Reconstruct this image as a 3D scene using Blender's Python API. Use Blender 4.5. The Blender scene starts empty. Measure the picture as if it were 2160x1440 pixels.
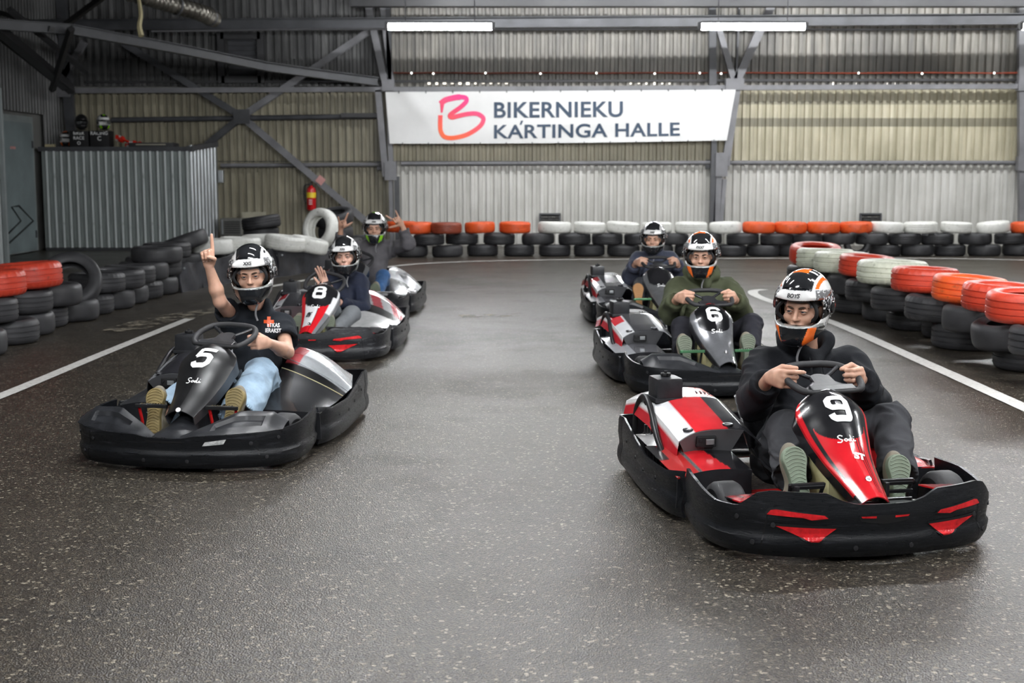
import bpy, bmesh, math, random
import numpy as np
from mathutils import Vector, Matrix, Euler
from mathutils.bvhtree import BVHTree
rnd = random.Random(7)
SC = bpy.context.scene
COL = SC.collection
pi = math.pi

# ------------------------------------------------------------------ camera
FPX, CAMH, PITCH = 2800.0, 1.545, math.atan((720 - 365) / 2800.0)
cd = bpy.data.cameras.new('camera')
cd.sensor_width = 36.0
cd.lens = 36.0 * FPX / 2160.0
cd.clip_end = 200
cd.dof.use_dof = True
cd.dof.focus_distance = 6.2
cd.dof.aperture_fstop = 4.2
cam = bpy.data.objects.new('camera', cd)
cam.location = (0, 0, CAMH)
cam.rotation_euler = (pi / 2 - PITCH, 0, 0)
COL.objects.link(cam)
SC.camera = cam
# ------------------------------------------------------------------ world, exposure
w = bpy.data.worlds.new('world')
SC.world = w
w.use_nodes = True
w.node_tree.nodes['Background'].inputs[0].default_value = (0.80, 0.90, 1.0, 1)
w.node_tree.nodes['Background'].inputs[1].default_value = 0.04
SC.view_settings.view_transform = 'Standard'
SC.view_settings.look = 'None'
SC.view_settings.gamma = 1.0
SC.view_settings.use_curve_mapping = False
SC.view_settings.exposure = 0.36
try:
    SC.cycles.max_bounces = 6
    SC.cycles.caustics_reflective = False
    SC.cycles.caustics_refractive = False
except Exception:
    pass
# tube lamps of the hall: fixtures at these places (x, y), each with the light it gives
LAMP_Z = 3.64
LAMP_X = [-1.04, 3.48, 8.0]
LAMP_Y = [19.6, 9.2, 6.4, 3.6, 0.2]
LAMPS = [(x, y) for y in LAMP_Y for x in LAMP_X] + [(-5.56, y) for y in (1.6,)]
TUBE_STRENGTH = 165.0
# unseen fill tubes added out of frame to brighten the back wall
WALL_FILL = [(-1.0, 24.6, 5.5), (1.3, 24.6, 5.5), (3.5, 24.6, 5.5), (5.8, 24.6, 5.5), (8.0, 24.6, 5.5), (10.3, 24.6, 5.5), (12.5, 24.6, 5.5)]

# ------------------------------------------------------------------ pixel helpers (photograph is 2160 x 1440)
CP, SP = math.cos(PITCH), math.sin(PITCH)
def at(px, py, Y):
    """point at depth Y (world) that the photograph shows at px, py"""
    a, b = (px - 1080) / FPX, (720 - py) / FPX
    dx, dy, dz = a, CP + b * SP, -SP + b * CP
    t = Y / dy
    return Vector((dx * t, Y, CAMH + dz * t))
def gp(px, py, z=0.0):
    a, b = (px - 1080) / FPX, (720 - py) / FPX
    dx, dy, dz = a, CP + b * SP, -SP + b * CP
    t = (z - CAMH) / dz
    return Vector((dx * t, dy * t, z))
def xat(px, Y, z):
    """world x at depth Y and height z for pixel column px"""
    d = Y * CP - (z - CAMH) * SP
    return (px - 1080) / FPX * d

# ------------------------------------------------------------------ materials
MATS = {}
def _n(nt, t, **kw):
    n = nt.nodes.new(t)
    for k, v in kw.items():
        if k.startswith('i_'):
            n.inputs[k[2:].replace('_', ' ')].default_value = v
        else:
            setattr(n, k, v)
    return n
def ramp(nt, src, stops):
    r = _n(nt, 'ShaderNodeValToRGB')
    e = r.color_ramp.elements
    while len(e) < len(stops):
        e.new(0.5)
    for i, (p, c) in enumerate(stops):
        e[i].position = p
        e[i].color = (c[0], c[1], c[2], 1) if hasattr(c, '__len__') else (c, c, c, 1)
    nt.links.new(src, r.inputs[0])
    return r.outputs[0]
def mixc(nt, fac, a, b, mode='MIX'):
    m = _n(nt, 'ShaderNodeMix', data_type='RGBA', blend_type=mode)
    for idx, v in ((6, a), (7, b)):
        if isinstance(v, (tuple, list)):
            m.inputs[idx].default_value = (v[0], v[1], v[2], 1)
        else:
            nt.links.new(v, m.inputs[idx])
    if isinstance(fac, (int, float)):
        m.inputs[0].default_value = fac
    else:
        nt.links.new(fac, m.inputs[0])
    return m.outputs[2]
def coords(nt, scale=(1, 1, 1), kind='Object'):
    t = _n(nt, 'ShaderNodeTexCoord')
    m = _n(nt, 'ShaderNodeMapping')
    m.inputs['Scale'].default_value = scale
    if kind == 'World':
        g = _n(nt, 'ShaderNodeNewGeometry')
        nt.links.new(g.outputs['Position'], m.inputs[0])
    else:
        nt.links.new(t.outputs[kind], m.inputs[0])
    return m.outputs[0]
def noise(nt, vec, scale, detail=3, rough=0.55):
    n = _n(nt, 'ShaderNodeTexNoise')
    n.inputs['Scale'].default_value = scale
    n.inputs['Detail'].default_value = detail
    n.inputs['Roughness'].default_value = rough
    nt.links.new(vec, n.inputs['Vector'])
    return n.outputs['Fac']
def newmat(name):
    m = bpy.data.materials.new(name)
    m.use_nodes = True
    nt = m.node_tree
    b = nt.nodes['Principled BSDF']
    MATS[name] = m
    return m, nt, b
def bump(nt, b, h, strength=0.3, dist=0.01):
    bn = _n(nt, 'ShaderNodeBump')
    bn.inputs['Strength'].default_value = strength
    bn.inputs['Distance'].default_value = dist
    nt.links.new(h, bn.inputs['Height'])
    nt.links.new(bn.outputs[0], b.inputs['Normal'])
def simple(name, col, rough=0.5, metal=0.0, var=0.12, bscale=0, bstr=0.15, coat=0.0, attr=False, nscale=6, sheen=0, spec=None, stretch=(1, 1, 1)):
    m, nt, b = newmat(name)
    v = coords(nt, stretch)
    nz = noise(nt, v, nscale, 4)
    if attr:
        a = _n(nt, 'ShaderNodeAttribute', attribute_name='Col')
        base = a.outputs['Color']
        f = ramp(nt, nz, [(0.3, 1 - var), (0.7, 1.0)])
        c = mixc(nt, 1.0, base, f, 'MULTIPLY')
    else:
        lo = tuple(x * (1 - var) for x in col)
        hi = tuple(min(1, x * (1 + var)) for x in col)
        c = ramp(nt, nz, [(0.3, lo), (0.7, hi)])
    nt.links.new(c, b.inputs['Base Color'])
    rr = ramp(nt, nz, [(0.3, max(0.02, rough - 0.06)), (0.7, min(1, rough + 0.06))])
    nt.links.new(rr, b.inputs['Roughness'])
    b.inputs['Metallic'].default_value = metal
    b.inputs['Coat Weight'].default_value = coat
    b.inputs['Coat Roughness'].default_value = 0.08
    if spec is not None:
        b.inputs['Specular IOR Level'].default_value = spec
    if sheen:
        b.inputs['Sheen Weight'].default_value = sheen
    if bscale:
        bump(nt, b, noise(nt, v, bscale, 3), bstr, 0.01)
    return m

# asphalt: dark binder, light stones, damp patches that shine
m, nt, b = newmat('asphalt')
v = coords(nt, kind='World')
n1 = noise(nt, v, 0.45, 5, 0.6)
n2 = noise(nt, v, 5.0, 6, 0.7)
n3 = noise(nt, v, 140, 2)
vo = _n(nt, 'ShaderNodeTexVoronoi'); vo.inputs['Scale'].default_value = 150; nt.links.new(v, vo.inputs['Vector'])
vo2 = _n(nt, 'ShaderNodeTexVoronoi'); vo2.inputs['Scale'].default_value = 85; nt.links.new(v, vo2.inputs['Vector'])
sep = _n(nt, 'ShaderNodeSeparateColor'); nt.links.new(vo.outputs['Color'], sep.inputs[0])
sep2 = _n(nt, 'ShaderNodeSeparateColor'); nt.links.new(vo2.outputs['Color'], sep2.inputs[0])
base = ramp(nt, n1, [(0.3, (0.015, 0.012, 0.009)), (0.55, (0.025, 0.021, 0.017)), (0.75, (0.018, 0.015, 0.012))])
base = mixc(nt, ramp(nt, n2, [(0.35, 0.0), (0.75, 0.55)]), base, (0.040, 0.035, 0.030))
st = mixc(nt, sep.outputs[1], (0.04, 0.036, 0.031), (0.135, 0.112, 0.08))
base = mixc(nt, ramp(nt, sep.outputs[0], [(0.52, 0.0), (0.62, 0.75)]), base, st)
base = mixc(nt, ramp(nt, sep2.outputs[0], [(0.955, 0.0), (0.96, 0.8)]), base, (0.34, 0.30, 0.23))
base = mixc(nt, ramp(nt, sep.outputs[2], [(0.78, 0.0), (0.86, 0.8)]), base, (0.015, 0.014, 0.013))
# crumbled seams running across the track
vs = coords(nt, (0.35, 2.3, 1), 'World')
seam = noise(nt, vs, 1.3, 6, 0.75)
crk = ramp(nt, seam, [(0.54, 0.0), (0.64, 1.0)])
crk2 = mixc(nt, 1.0, crk, ramp(nt, noise(nt, v, 30, 3), [(0.5, 0.0), (0.6, 1.0)]), 'MULTIPLY')
base = mixc(nt, crk2, base, (0.012, 0.011, 0.010))
nt.links.new(base, b.inputs['Base Color'])
rg = ramp(nt, n1, [(0.30, 0.48), (0.48, 0.31), (0.56, 0.31), (0.75, 0.46)])
nt.links.new(rg, b.inputs['Roughness'])
b.inputs['Specular IOR Level'].default_value = 0.36
add = _n(nt, 'ShaderNodeMath', operation='ADD'); nt.links.new(n3, add.inputs[0]); nt.links.new(vo.outputs['Distance'], add.inputs[1])
sb = _n(nt, 'ShaderNodeMath', operation='SUBTRACT'); nt.links.new(add.outputs[0], sb.inputs[0]); _h = _n(nt, 'ShaderNodeMath', operation='MULTIPLY'); _h.inputs[1].default_value = .35; nt.links.new(crk2, _h.inputs[0]); nt.links.new(_h.outputs[0], sb.inputs[1])
bump(nt, b, sb.outputs[0], 0.45, 0.005)

m, nt, b = newmat('road_paint')
v = coords(nt, kind='World')
c = ramp(nt, noise(nt, v, 26, 5, 0.7), [(0.26, (0.16, 0.15, 0.14)), (0.42, (0.60, 0.59, 0.56)), (0.7, (0.72, 0.71, 0.68))])
nt.links.new(c, b.inputs['Base Color']); b.inputs['Roughness'].default_value = 0.55
m, nt, b = newmat('worn_road_paint')
v = coords(nt, kind='World')
c = ramp(nt, noise(nt, v, 9, 6, 0.75), [(0.42, (0.075, 0.066, 0.058)), (0.52, (0.30, 0.26, 0.19)), (0.7, (0.42, 0.39, 0.32))])
nt.links.new(c, b.inputs['Base Color']); b.inputs['Roughness'].default_value = 0.6
nt.links.new(ramp(nt, noise(nt, coords(nt, (1, 1, 1), 'World'), 5, 6, .75), [(.48, 0.0), (.56, .9)]), b.inputs['Alpha'])

def corrugated_mat(name, cols, zlo, zhi, band=None):
    m, nt, b = newmat(name)
    v = coords(nt, (1, 1, 1), 'World')
    vs = coords(nt, (7.0, 7.0, 0.55), 'World')
    nz = noise(nt, vs, 1.0, 5, 0.6)
    nb = noise(nt, v, 0.7, 4, 0.6)
    c = ramp(nt, nz, [(0.28, cols[0]), (0.5, cols[1]), (0.72, cols[2])])
    c = mixc(nt, ramp(nt, nb, [(0.35, 0.75), (0.62, 0.0)]), c, cols[0])
    g = _n(nt, 'ShaderNodeNewGeometry'); s = _n(nt, 'ShaderNodeSeparateXYZ'); nt.links.new(g.outputs['Position'], s.inputs[0])
    if band:
        for z0, z1, col, op in band:
            a_ = _n(nt, 'ShaderNodeMath', operation='GREATER_THAN'); a_.inputs[1].default_value = z0
            b_ = _n(nt, 'ShaderNodeMath', operation='LESS_THAN'); b_.inputs[1].default_value = z1
            nt.links.new(s.outputs[2], a_.inputs[0]); nt.links.new(s.outputs[2], b_.inputs[0])
            mm = _n(nt, 'ShaderNodeMath', operation='MULTIPLY'); nt.links.new(a_.outputs[0], mm.inputs[0]); nt.links.new(b_.outputs[0], mm.inputs[1])
            m2 = _n(nt, 'ShaderNodeMath', operation='MULTIPLY'); nt.links.new(mm.outputs[0], m2.inputs[0]); m2.inputs[1].default_value = op
            c = mixc(nt, m2.outputs[0], c, col)
    nt.links.new(c, b.inputs['Base Color'])
    b.inputs['Roughness'].default_value = 0.45
    return m
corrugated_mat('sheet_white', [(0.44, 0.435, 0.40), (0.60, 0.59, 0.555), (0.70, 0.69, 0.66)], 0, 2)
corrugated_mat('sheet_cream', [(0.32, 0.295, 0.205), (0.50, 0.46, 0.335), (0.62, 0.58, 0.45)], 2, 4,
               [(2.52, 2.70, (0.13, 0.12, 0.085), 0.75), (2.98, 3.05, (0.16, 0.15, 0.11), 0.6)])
corrugated_mat('sheet_cream_shaded', [(0.17, 0.155, 0.11), (0.30, 0.275, 0.20), (0.41, 0.38, 0.28)], 2, 4)  # darker copy for the left bay, its weaker light put into the colour
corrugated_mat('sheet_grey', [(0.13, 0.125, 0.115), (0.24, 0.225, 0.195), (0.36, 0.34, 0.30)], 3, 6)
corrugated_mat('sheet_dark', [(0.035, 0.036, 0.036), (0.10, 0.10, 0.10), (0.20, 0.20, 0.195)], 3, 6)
simple('galvanised', (0.36, 0.38, 0.39), 0.36, 0.75, 0.28, nscale=3, stretch=(6, 6, 0.6))
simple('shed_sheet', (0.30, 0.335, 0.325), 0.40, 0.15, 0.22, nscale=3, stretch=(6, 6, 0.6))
def _lt(nt, src, v):
    k = _n(nt, 'ShaderNodeMath', operation='LESS_THAN'); k.inputs[1].default_value = v; nt.links.new(src, k.inputs[0]); return k.outputs[0]
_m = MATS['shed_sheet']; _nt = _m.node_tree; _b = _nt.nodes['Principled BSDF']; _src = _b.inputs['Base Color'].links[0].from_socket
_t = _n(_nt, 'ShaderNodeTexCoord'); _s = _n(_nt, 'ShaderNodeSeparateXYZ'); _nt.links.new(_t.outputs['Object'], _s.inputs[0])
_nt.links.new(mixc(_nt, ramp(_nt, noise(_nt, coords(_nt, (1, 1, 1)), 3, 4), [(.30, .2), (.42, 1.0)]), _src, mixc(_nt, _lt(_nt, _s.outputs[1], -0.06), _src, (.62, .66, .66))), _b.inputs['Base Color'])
simple('galvanised_pale', (0.58, 0.61, 0.63), 0.42, 0.3, 0.16, nscale=3, stretch=(6, 6, 0.6))
simple('steel_paint', (0.058, 0.060, 0.066), 0.42, 0.0, 0.25, nscale=3)
simple('steel_paint_pale', (0.165, 0.165, 0.175), 0.42, 0.0, 0.22, nscale=3)
simple('steel_dark', (0.030, 0.030, 0.032), 0.5, 0.0, 0.3, nscale=2)
simple('roof_dark', (0.05, 0.05, 0.05), 0.7, 0, 0.3)
simple('side_wall', (0.20, 0.20, 0.19), 0.7, 0, 0.3, nscale=1)
simple('door_paint', (0.20, 0.245, 0.25), 0.45, 0, 0.2, nscale=2)
simple('door_frame', (0.26, 0.29, 0.29), 0.45, 0, 0.2, nscale=2)
simple('white_trim', (0.62, 0.66, 0.66), 0.4, 0, 0.06)
simple('black_paint', (0.012, 0.012, 0.013), 0.5)
simple('duct_foil', (0.16, 0.15, 0.13), 0.35, 0.7, 0.4, nscale=4)
simple('strap_yellow', (0.50, 0.44, 0.26), 0.7)
simple('rubber_tyre', (0.034, 0.034, 0.037), 0.55, 0, 0.3, 90, 0.12, nscale=7)
def painted_tyre(name, a, bcol, dirt):
    m, nt, b = newmat(name)
    v = coords(nt)
    c = ramp(nt, noise(nt, v, 4, 5, 0.65), [(0.3, bcol), (0.65, a)])
    c = mixc(nt, ramp(nt, noise(nt, v, 14, 6, 0.75), [(0.54, 0.0), (0.70, 0.75)]), c, dirt)
    nt.links.new(c, b.inputs['Base Color'])
    b.inputs['Roughness'].default_value = 0.42
    bump(nt, b, noise(nt, v, 60, 3), 0.2, 0.01)
painted_tyre('tyre_orange', (0.80, 0.115, 0.022), (0.62, 0.075, 0.018), (0.16, 0.045, 0.02))
painted_tyre('tyre_red', (0.58, 0.055, 0.025), (0.44, 0.04, 0.02), (0.14, 0.03, 0.02))
painted_tyre('tyre_brown', (0.30, 0.062, 0.030), (0.22, 0.048, 0.028), (0.10, 0.03, 0.02))
painted_tyre('tyre_white', (0.80, 0.80, 0.76), (0.66, 0.66, 0.62), (0.30, 0.30, 0.26))
painted_tyre('tyre_cream', (0.64, 0.66, 0.54), (0.50, 0.52, 0.42), (0.12, 0.13, 0.09))
simple('belt_rubber', (0.038, 0.039, 0.046), 0.40, 0, 0.5, 12, 0.4, nscale=7)
simple('banner_white', (0.70, 0.70, 0.69), 0.38, 0, 0.02, 3, 0.25)
simple('banner_ink', (0.010, 0.035, 0.075), 0.4)
simple('logo', (1, 1, 1), 0.4, attr=True, var=0.0)
simple('red_gloss', (0.55, 0.012, 0.015), 0.25, coat=0.5, var=0.05)
simple('yellow_label', (0.85, 0.60, 0.03), 0.4)
simple('label_white', (0.80, 0.80, 0.80), 0.4, var=0.03)
simple('cardboard', (0.36, 0.34, 0.26), 0.7)
simple('appliance_grey', (0.13, 0.13, 0.12), 0.5)
simple('sticker_pink', (0.60, 0.30, 0.28), 0.4)
m, nt, b = newmat('lamp_tube')
b.inputs['Emission Color'].default_value = (0.97, 0.985, 1.0, 1)
b.inputs['Emission Strength'].default_value = TUBE_STRENGTH
b.inputs['Base Color'].default_value = (0.9, 0.9, 0.9, 1)
m, nt, b = newmat('daylight_gap')
b.inputs['Emission Color'].default_value = (1.0, 0.93, 0.80, 1)
b.inputs['Emission Strength'].default_value = 1.6
m, nt, b = newmat('indicator_light')
b.inputs['Emission Color'].default_value = (1.0, 0.97, 0.9, 1)
b.inputs['Emission Strength'].default_value = 3.0

# ------------------------------------------------------------------ object helpers
def link(o, parent=None):
    COL.objects.link(o)
    if parent is not None:
        o.parent = parent
    return o
def mkmesh(name, verts, faces, mat=None, smooth=False, cols=None):
    me = bpy.data.meshes.new(name)
    if isinstance(verts, np.ndarray) and isinstance(faces, np.ndarray) and faces.shape[1] == 4:
        nv, nf = len(verts), len(faces)
        me.vertices.add(nv); me.vertices.foreach_set('co', np.ascontiguousarray(verts, dtype=np.float32).ravel())
        me.loops.add(nf * 4); me.loops.foreach_set('vertex_index', np.ascontiguousarray(faces, dtype=np.int32).ravel())
        me.polygons.add(nf)
        me.polygons.foreach_set('loop_start', np.arange(0, nf * 4, 4, dtype=np.int32))
        me.polygons.foreach_set('loop_total', np.full(nf, 4, dtype=np.int32))
        me.update(calc_edges=True)
    else:
        me.from_pydata([tuple(v) for v in verts], [], [tuple(int(i) for i in f) for f in faces])
        me.update()
    if mat:
        me.materials.append(MATS[mat])
    if smooth:
        me.polygons.foreach_set('use_smooth', np.ones(len(me.polygons), dtype=bool))
    if cols is not None:
        ca = me.color_attributes.new('Col', 'FLOAT_COLOR', 'POINT')
        cc = np.ones((len(me.vertices), 4), dtype=np.float32)
        cc[:, :3] = np.asarray(cols, dtype=np.float32)[:, :3]
        ca.data.foreach_set('color', cc.ravel())
    return me
def ob(name, me, parent=None, loc=None, rot=None, label=None):
    o = bpy.data.objects.new(name, me)
    link(o, parent)
    if loc is not None: o.location = loc
    if rot is not None: o.rotation_euler = rot
    if label: o['label'] = label
    return o
def thing(name, label, cat, loc=(0, 0, 0), rz=0, group=None):
    o = bpy.data.objects.new(name, None)
    o.empty_display_size = 0.2
    link(o)
    o.location = loc
    o.rotation_euler = (0, 0, rz)
    return tag(o, label, cat, group)
def tag(o, label, cat, group=None):
    o['label'] = label; o['category'] = cat
    if group: o['group'] = group
    return o
def struct(o):
    o['kind'] = 'structure'
    return o
class MB:
    """collects shapes into one mesh"""
    def __init__(s): s.v, s.f = [], []
    def add(s, vs, fs):
        b0 = len(s.v); s.v += [Vector(v) for v in vs]; s.f += [tuple(i + b0 for i in f) for f in fs]; return s
    def box(s, c, d, R=None, bev=0.0):
        """centre, full sizes, rotation matrix; bev chamfers the edges"""
        hx, hy, hz = d[0] / 2, d[1] / 2, d[2] / 2
        if bev <= 0:
            vs = [Vector((x, y, z)) for x in (-hx, hx) for y in (-hy, hy) for z in (-hz, hz)]
            fs = [(0, 1, 3, 2), (4, 6, 7, 5), (0, 4, 5, 1), (2, 3, 7, 6), (0, 2, 6, 4), (1, 5, 7, 3)]
        else:
            bm = bmesh.new(); bmesh.ops.create_cube(bm, size=1.0)
            for v in bm.verts: v.co = Vector((v.co.x * d[0], v.co.y * d[1], v.co.z * d[2]))
            bmesh.ops.bevel(bm, geom=bm.edges[:] + bm.verts[:], offset=bev, segments=2, profile=0.7, affect='EDGES')
            bm.verts.index_update()
            vs = [v.co.copy() for v in bm.verts]; fs = [tuple(v.index for v in f.verts) for f in bm.faces]; bm.free()
        if R is not None: vs = [R @ v for v in vs]
        c = Vector(c)
        return s.add([v + c for v in vs], fs)
    def beam(s, a, b, wd, ht, up=(0, 0, 1)):
        a, b = Vector(a), Vector(b); d = (b - a); L = d.length; d.normalize(); up = Vector(up)
        if abs(d.dot(up)) > 0.98: up = Vector((0, 1, 0))
        x = d.cross(up).normalized(); z = x.cross(d)
        R = Matrix((x, d, z)).transposed()
        return s.box((a + b) / 2, (wd, L, ht), R)
    def channel(s, a, b, wd, ht, up=(0, 0, 1), t=0.012):
        """I-section"""
        a, b = Vector(a), Vector(b); d = (b - a).normalized(); up = Vector(up)
        if abs(d.dot(up)) > 0.98: up = Vector((0, 1, 0))
        x = d.cross(up).normalized(); z = x.cross(d)
        s.beam(a, b, t * 1.4, ht, up)
        for k in (-1, 1):
            s.beam(a + z * k * ht / 2, b + z * k * ht / 2, wd, t, up)
        return s
    def tube(s, pts, r, n=8, closed=False, caps=True, rs=None):
        pts = [Vector(p) for p in pts]; m = len(pts); b0 = len(s.v); prev = None
        for i, p in enumerate(pts):
            if closed: t = pts[(i + 1) % m] - pts[i - 1]
            else: t = pts[min(i + 1, m - 1)] - pts[max(i - 1, 0)]
            t.normalize()
            if prev is None:
                a = Vector((0, 0, 1)) if abs(t.z) < 0.9 else Vector((1, 0, 0)); nrm = (a - t * a.dot(t)).normalized()
            else:
                nrm = prev - t * prev.dot(t); nrm = nrm.normalized() if nrm.length > 1e-6 else prev
            prev = nrm; bb = t.cross(nrm); rr = rs[i] if rs else r
            for k in range(n):
                a = 2 * pi * k / n; s.v.append(p + nrm * (math.cos(a) * rr) + bb * (math.sin(a) * rr))
        for i in range(m if closed else m - 1):
            for k in range(n):
                s.f.append((b0 + i * n + k, b0 + i * n + (k + 1) % n, b0 + ((i + 1) % m) * n + (k + 1) % n, b0 + ((i + 1) % m) * n + k))
        if caps and not closed:
            s.f.append(tuple(b0 + k for k in range(n))[::-1]); s.f.append(tuple(b0 + (m - 1) * n + k for k in range(n)))
        return s
    def lathe(s, prof, n=24, M=None, closed=False):
        """prof list of (r, z) about z; M Matrix 4x4"""
        b0 = len(s.v); m = len(prof)
        for r, z in prof:
            for k in range(n):
                a = 2 * pi * k / n; v = Vector((r * math.cos(a), r * math.sin(a), z)); s.v.append(M @ v if M else v)
        for i in range(m if closed else m - 1):
            for k in range(n):
                s.f.append((b0 + i * n + k, b0 + i * n + (k + 1) % n, b0 + ((i + 1) % m) * n + (k + 1) % n, b0 + ((i + 1) % m) * n + k))
        return s
    def prism(s, poly, a, b, axis='y'):
        """extrude a 2-D polygon; axis y -> poly is (x, z)"""
        n = len(poly)
        mk = {'y': lambda p, t: (p[0], t, p[1]), 'z': lambda p, t: (p[0], p[1], t), 'x': lambda p, t: (t, p[0], p[1])}[axis]
        vs = [mk(p, a) for p in poly] + [mk(p, b) for p in poly]
        fs = [tuple(range(n)), tuple(range(2 * n - 1, n - 1, -1))] + [(i, i + n, (i + 1) % n + n, (i + 1) % n) for i in range(n)]
        return s.add(vs, fs)
    def mesh(s, name, mat, smooth=False, fix=True):
        me = mkmesh(name, s.v, s.f, mat, smooth)
        if fix:
            bm = bmesh.new(); bm.from_mesh(me); bmesh.ops.recalc_face_normals(bm, faces=bm.faces); bm.to_mesh(me); bm.free()
        if smooth:
            try: me.set_sharp_from_angle(angle=math.radians(40))
            except Exception: pass
        return me
    def build(s, name, mat, parent=None, smooth=False, label=None, loc=None, rot=None):
        return ob(name, s.mesh(name, mat, smooth), parent, loc, rot, label)
def text_geo(body, size=1.0, bold=0.0, shear=0.0, spacing=1.0):
    cu = bpy.data.curves.new('t', 'FONT'); cu.body = body; cu.size = size; cu.offset = bold; cu.shear = shear
    cu.space_character = spacing; cu.align_x = 'CENTER'; cu.align_y = 'CENTER'; cu.resolution_u = 5
    o = bpy.data.objects.new('t', cu); COL.objects.link(o)
    dg = bpy.context.evaluated_depsgraph_get(); dg.update()
    me = o.evaluated_get(dg).to_mesh()
    bm = bmesh.new(); bm.from_mesh(me)
    o.evaluated_get(dg).to_mesh_clear()
    COL.objects.unlink(o); bpy.data.objects.remove(o); bpy.data.curves.remove(cu)
    bmesh.ops.remove_doubles(bm, verts=bm.verts, dist=size * 1e-4)
    bmesh.ops.triangulate(bm, faces=bm.faces)
    bmesh.ops.subdivide_edges(bm, edges=[e for e in bm.edges if e.calc_length() > size * 0.18], cuts=3, use_grid_fill=True)
    bmesh.ops.triangulate(bm, faces=bm.faces)
    bm.verts.index_update()
    vs = [v.co.copy() for v in bm.verts]; fs = [tuple(v.index for v in f.verts) for f in bm.faces]; bm.free()
    return vs, fs
def ribbon(strokes, wd):
    """flat strokes in 2-D with round-ish joins -> verts, faces"""
    vs, fs = [], []
    for st in strokes:
        n = len(st); b0 = len(vs)
        for i, p in enumerate(st):
            a = st[max(i - 1, 0)]; c = st[min(i + 1, n - 1)]
            t = Vector((c[0] - a[0], c[1] - a[1])); t.normalize(); nn = Vector((-t.y, t.x)); ww = wd * (p[2] if len(p) > 2 else 1) / 2
            vs += [Vector((p[0] + nn.x * ww, p[1] + nn.y * ww, 0)), Vector((p[0] - nn.x * ww, p[1] - nn.y * ww, 0))]
        fs += [(b0 + 2 * i, b0 + 2 * i + 1, b0 + 2 * i + 3, b0 + 2 * i + 2) for i in range(n - 1)]
    return vs, fs
def catmull(pts, per=8, closed=False):
    P = [Vector(p) for p in pts]; n = len(P); out = []
    rng = range(n if closed else n - 1)
    for i in rng:
        p0 = P[(i - 1) % n] if (closed or i > 0) else P[0] * 2 - P[1]
        p1, p2 = P[i], P[(i + 1) % n]
        p3 = P[(i + 2) % n] if (closed or i + 2 < n) else P[-1] * 2 - P[-2]
        for k in range(per):
            t = k / per
            out.append(0.5 * ((2 * p1) + (p2 - p0) * t + (2 * p0 - 5 * p1 + 4 * p2 - p3) * t * t + (3 * p1 - p0 - 3 * p2 + p3) * t ** 3))
    if not closed: out.append(P[-1].copy())
    return out
# ================================================================== SETTING
WALL_Y = 28.5
WALL_L = -9.5
WALL_R = 15.0
ROOF_Z = 6.6
fl = MB().box((2.5, 11, -0.05), (30, 42, 0.1)).build('floor', 'asphalt'); struct(fl)
FLOOR = fl
# painted lines: thin strips laid on the floor
LZ = [.004]
def strip(name, pts, wd, mat='road_paint'):
    P = catmull([Vector((p[0], p[1], 0)) for p in pts], 10); vs, fs = ribbon([[(p.x, p.y) for p in P]], wd)
    vs = [Vector((v.x, v.y, LZ[0])) for v in vs]
    ob(name, mkmesh(name, vs, fs, mat), FLOOR)
    LZ[0] += .0006
def gpx(l): return [tuple(gp(px, py)[:2]) for px, py in l]
strip('painted_line', gpx([(-900, 1160), (-160, 893), (0, 836), (220, 745), (400, 672)]), 0.11)
strip('painted_line', gpx([(395, 673), (430, 660), (460, 648)]), 0.11, 'worn_road_paint')
strip('painted_line', gpx([(565, 606), (640, 592), (760, 572), (880, 557), (1060, 550), (1300, 547), (1600, 545), (1950, 545), (2170, 549), (2400, 556)]), 0.11)
strip('painted_line', gpx([(3300, 1420), (2700, 1120), (2300, 925), (2160, 860), (1960, 770), (1780, 690), (1680, 654), (1620, 634), (1592, 622), (1590, 614), (1612, 611)]), 0.13)
strip('worn_stripe', gpx([(250, 700), (330, 676), (420, 660), (480, 655)]), 0.40, 'worn_road_paint')
strip('worn_stripe', gpx([(970, 668), (1040, 666), (1105, 664)]), 0.30, 'worn_road_paint')

ORD = ['first', 'second', 'third', 'fourth', 'fifth', 'sixth', 'seventh', 'eighth', 'ninth', 'tenth', 'eleventh']
# ---- corrugated cladding: sheets are parts of the wall they cover
def sheet_mesh(name, width, z0, z1, pitch, depth, mat, rib=.42):
    """trapezoid ribs along z, width along x, face towards -y"""
    xs, n = [], int(round(width / pitch))
    for i in range(n):
        a = i * pitch
        xs += [(a, 0), (a + pitch * (1 - rib - .20), 0), (a + pitch * (1 - rib - .10), -depth), (a + pitch * .90, -depth)]
    xs.append((width, 0))
    vs = []; fs = []
    for z in (z0, z1): vs += [(x, y, z) for x, y in xs]
    m_ = len(xs)
    fs += [(i, i + 1, i + 1 + m_, i + m_) for i in range(m_ - 1)]
    vs += [(x, y + 0.004, z) for x, y, z in vs[:2 * m_]]
    fs += [(2 * m_ + i, 2 * m_ + i + m_, 2 * m_ + i + 1 + m_, 2 * m_ + i + 1) for i in range(m_ - 1)]
    return mkmesh(name, vs, fs, mat)
wb = struct(MB().box(((WALL_L + WALL_R) / 2, WALL_Y + 0.1, ROOF_Z / 2), (WALL_R - WALL_L, 0.06, ROOF_Z)).build('wall_back', 'side_wall'))
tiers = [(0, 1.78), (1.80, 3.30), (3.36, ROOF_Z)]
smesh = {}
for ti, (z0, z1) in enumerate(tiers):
    for zone, mt in enumerate((('sheet_white', 'sheet_cream', 'sheet_grey')[ti], ('sheet_cream_shaded', 'sheet_cream_shaded', 'sheet_dark')[ti])):
        smesh[ti, zone] = sheet_mesh('wall_sheet', 1.16, z0, z1, 0.166 * 1.16 / 1.162, 0.062, mt)
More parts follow.
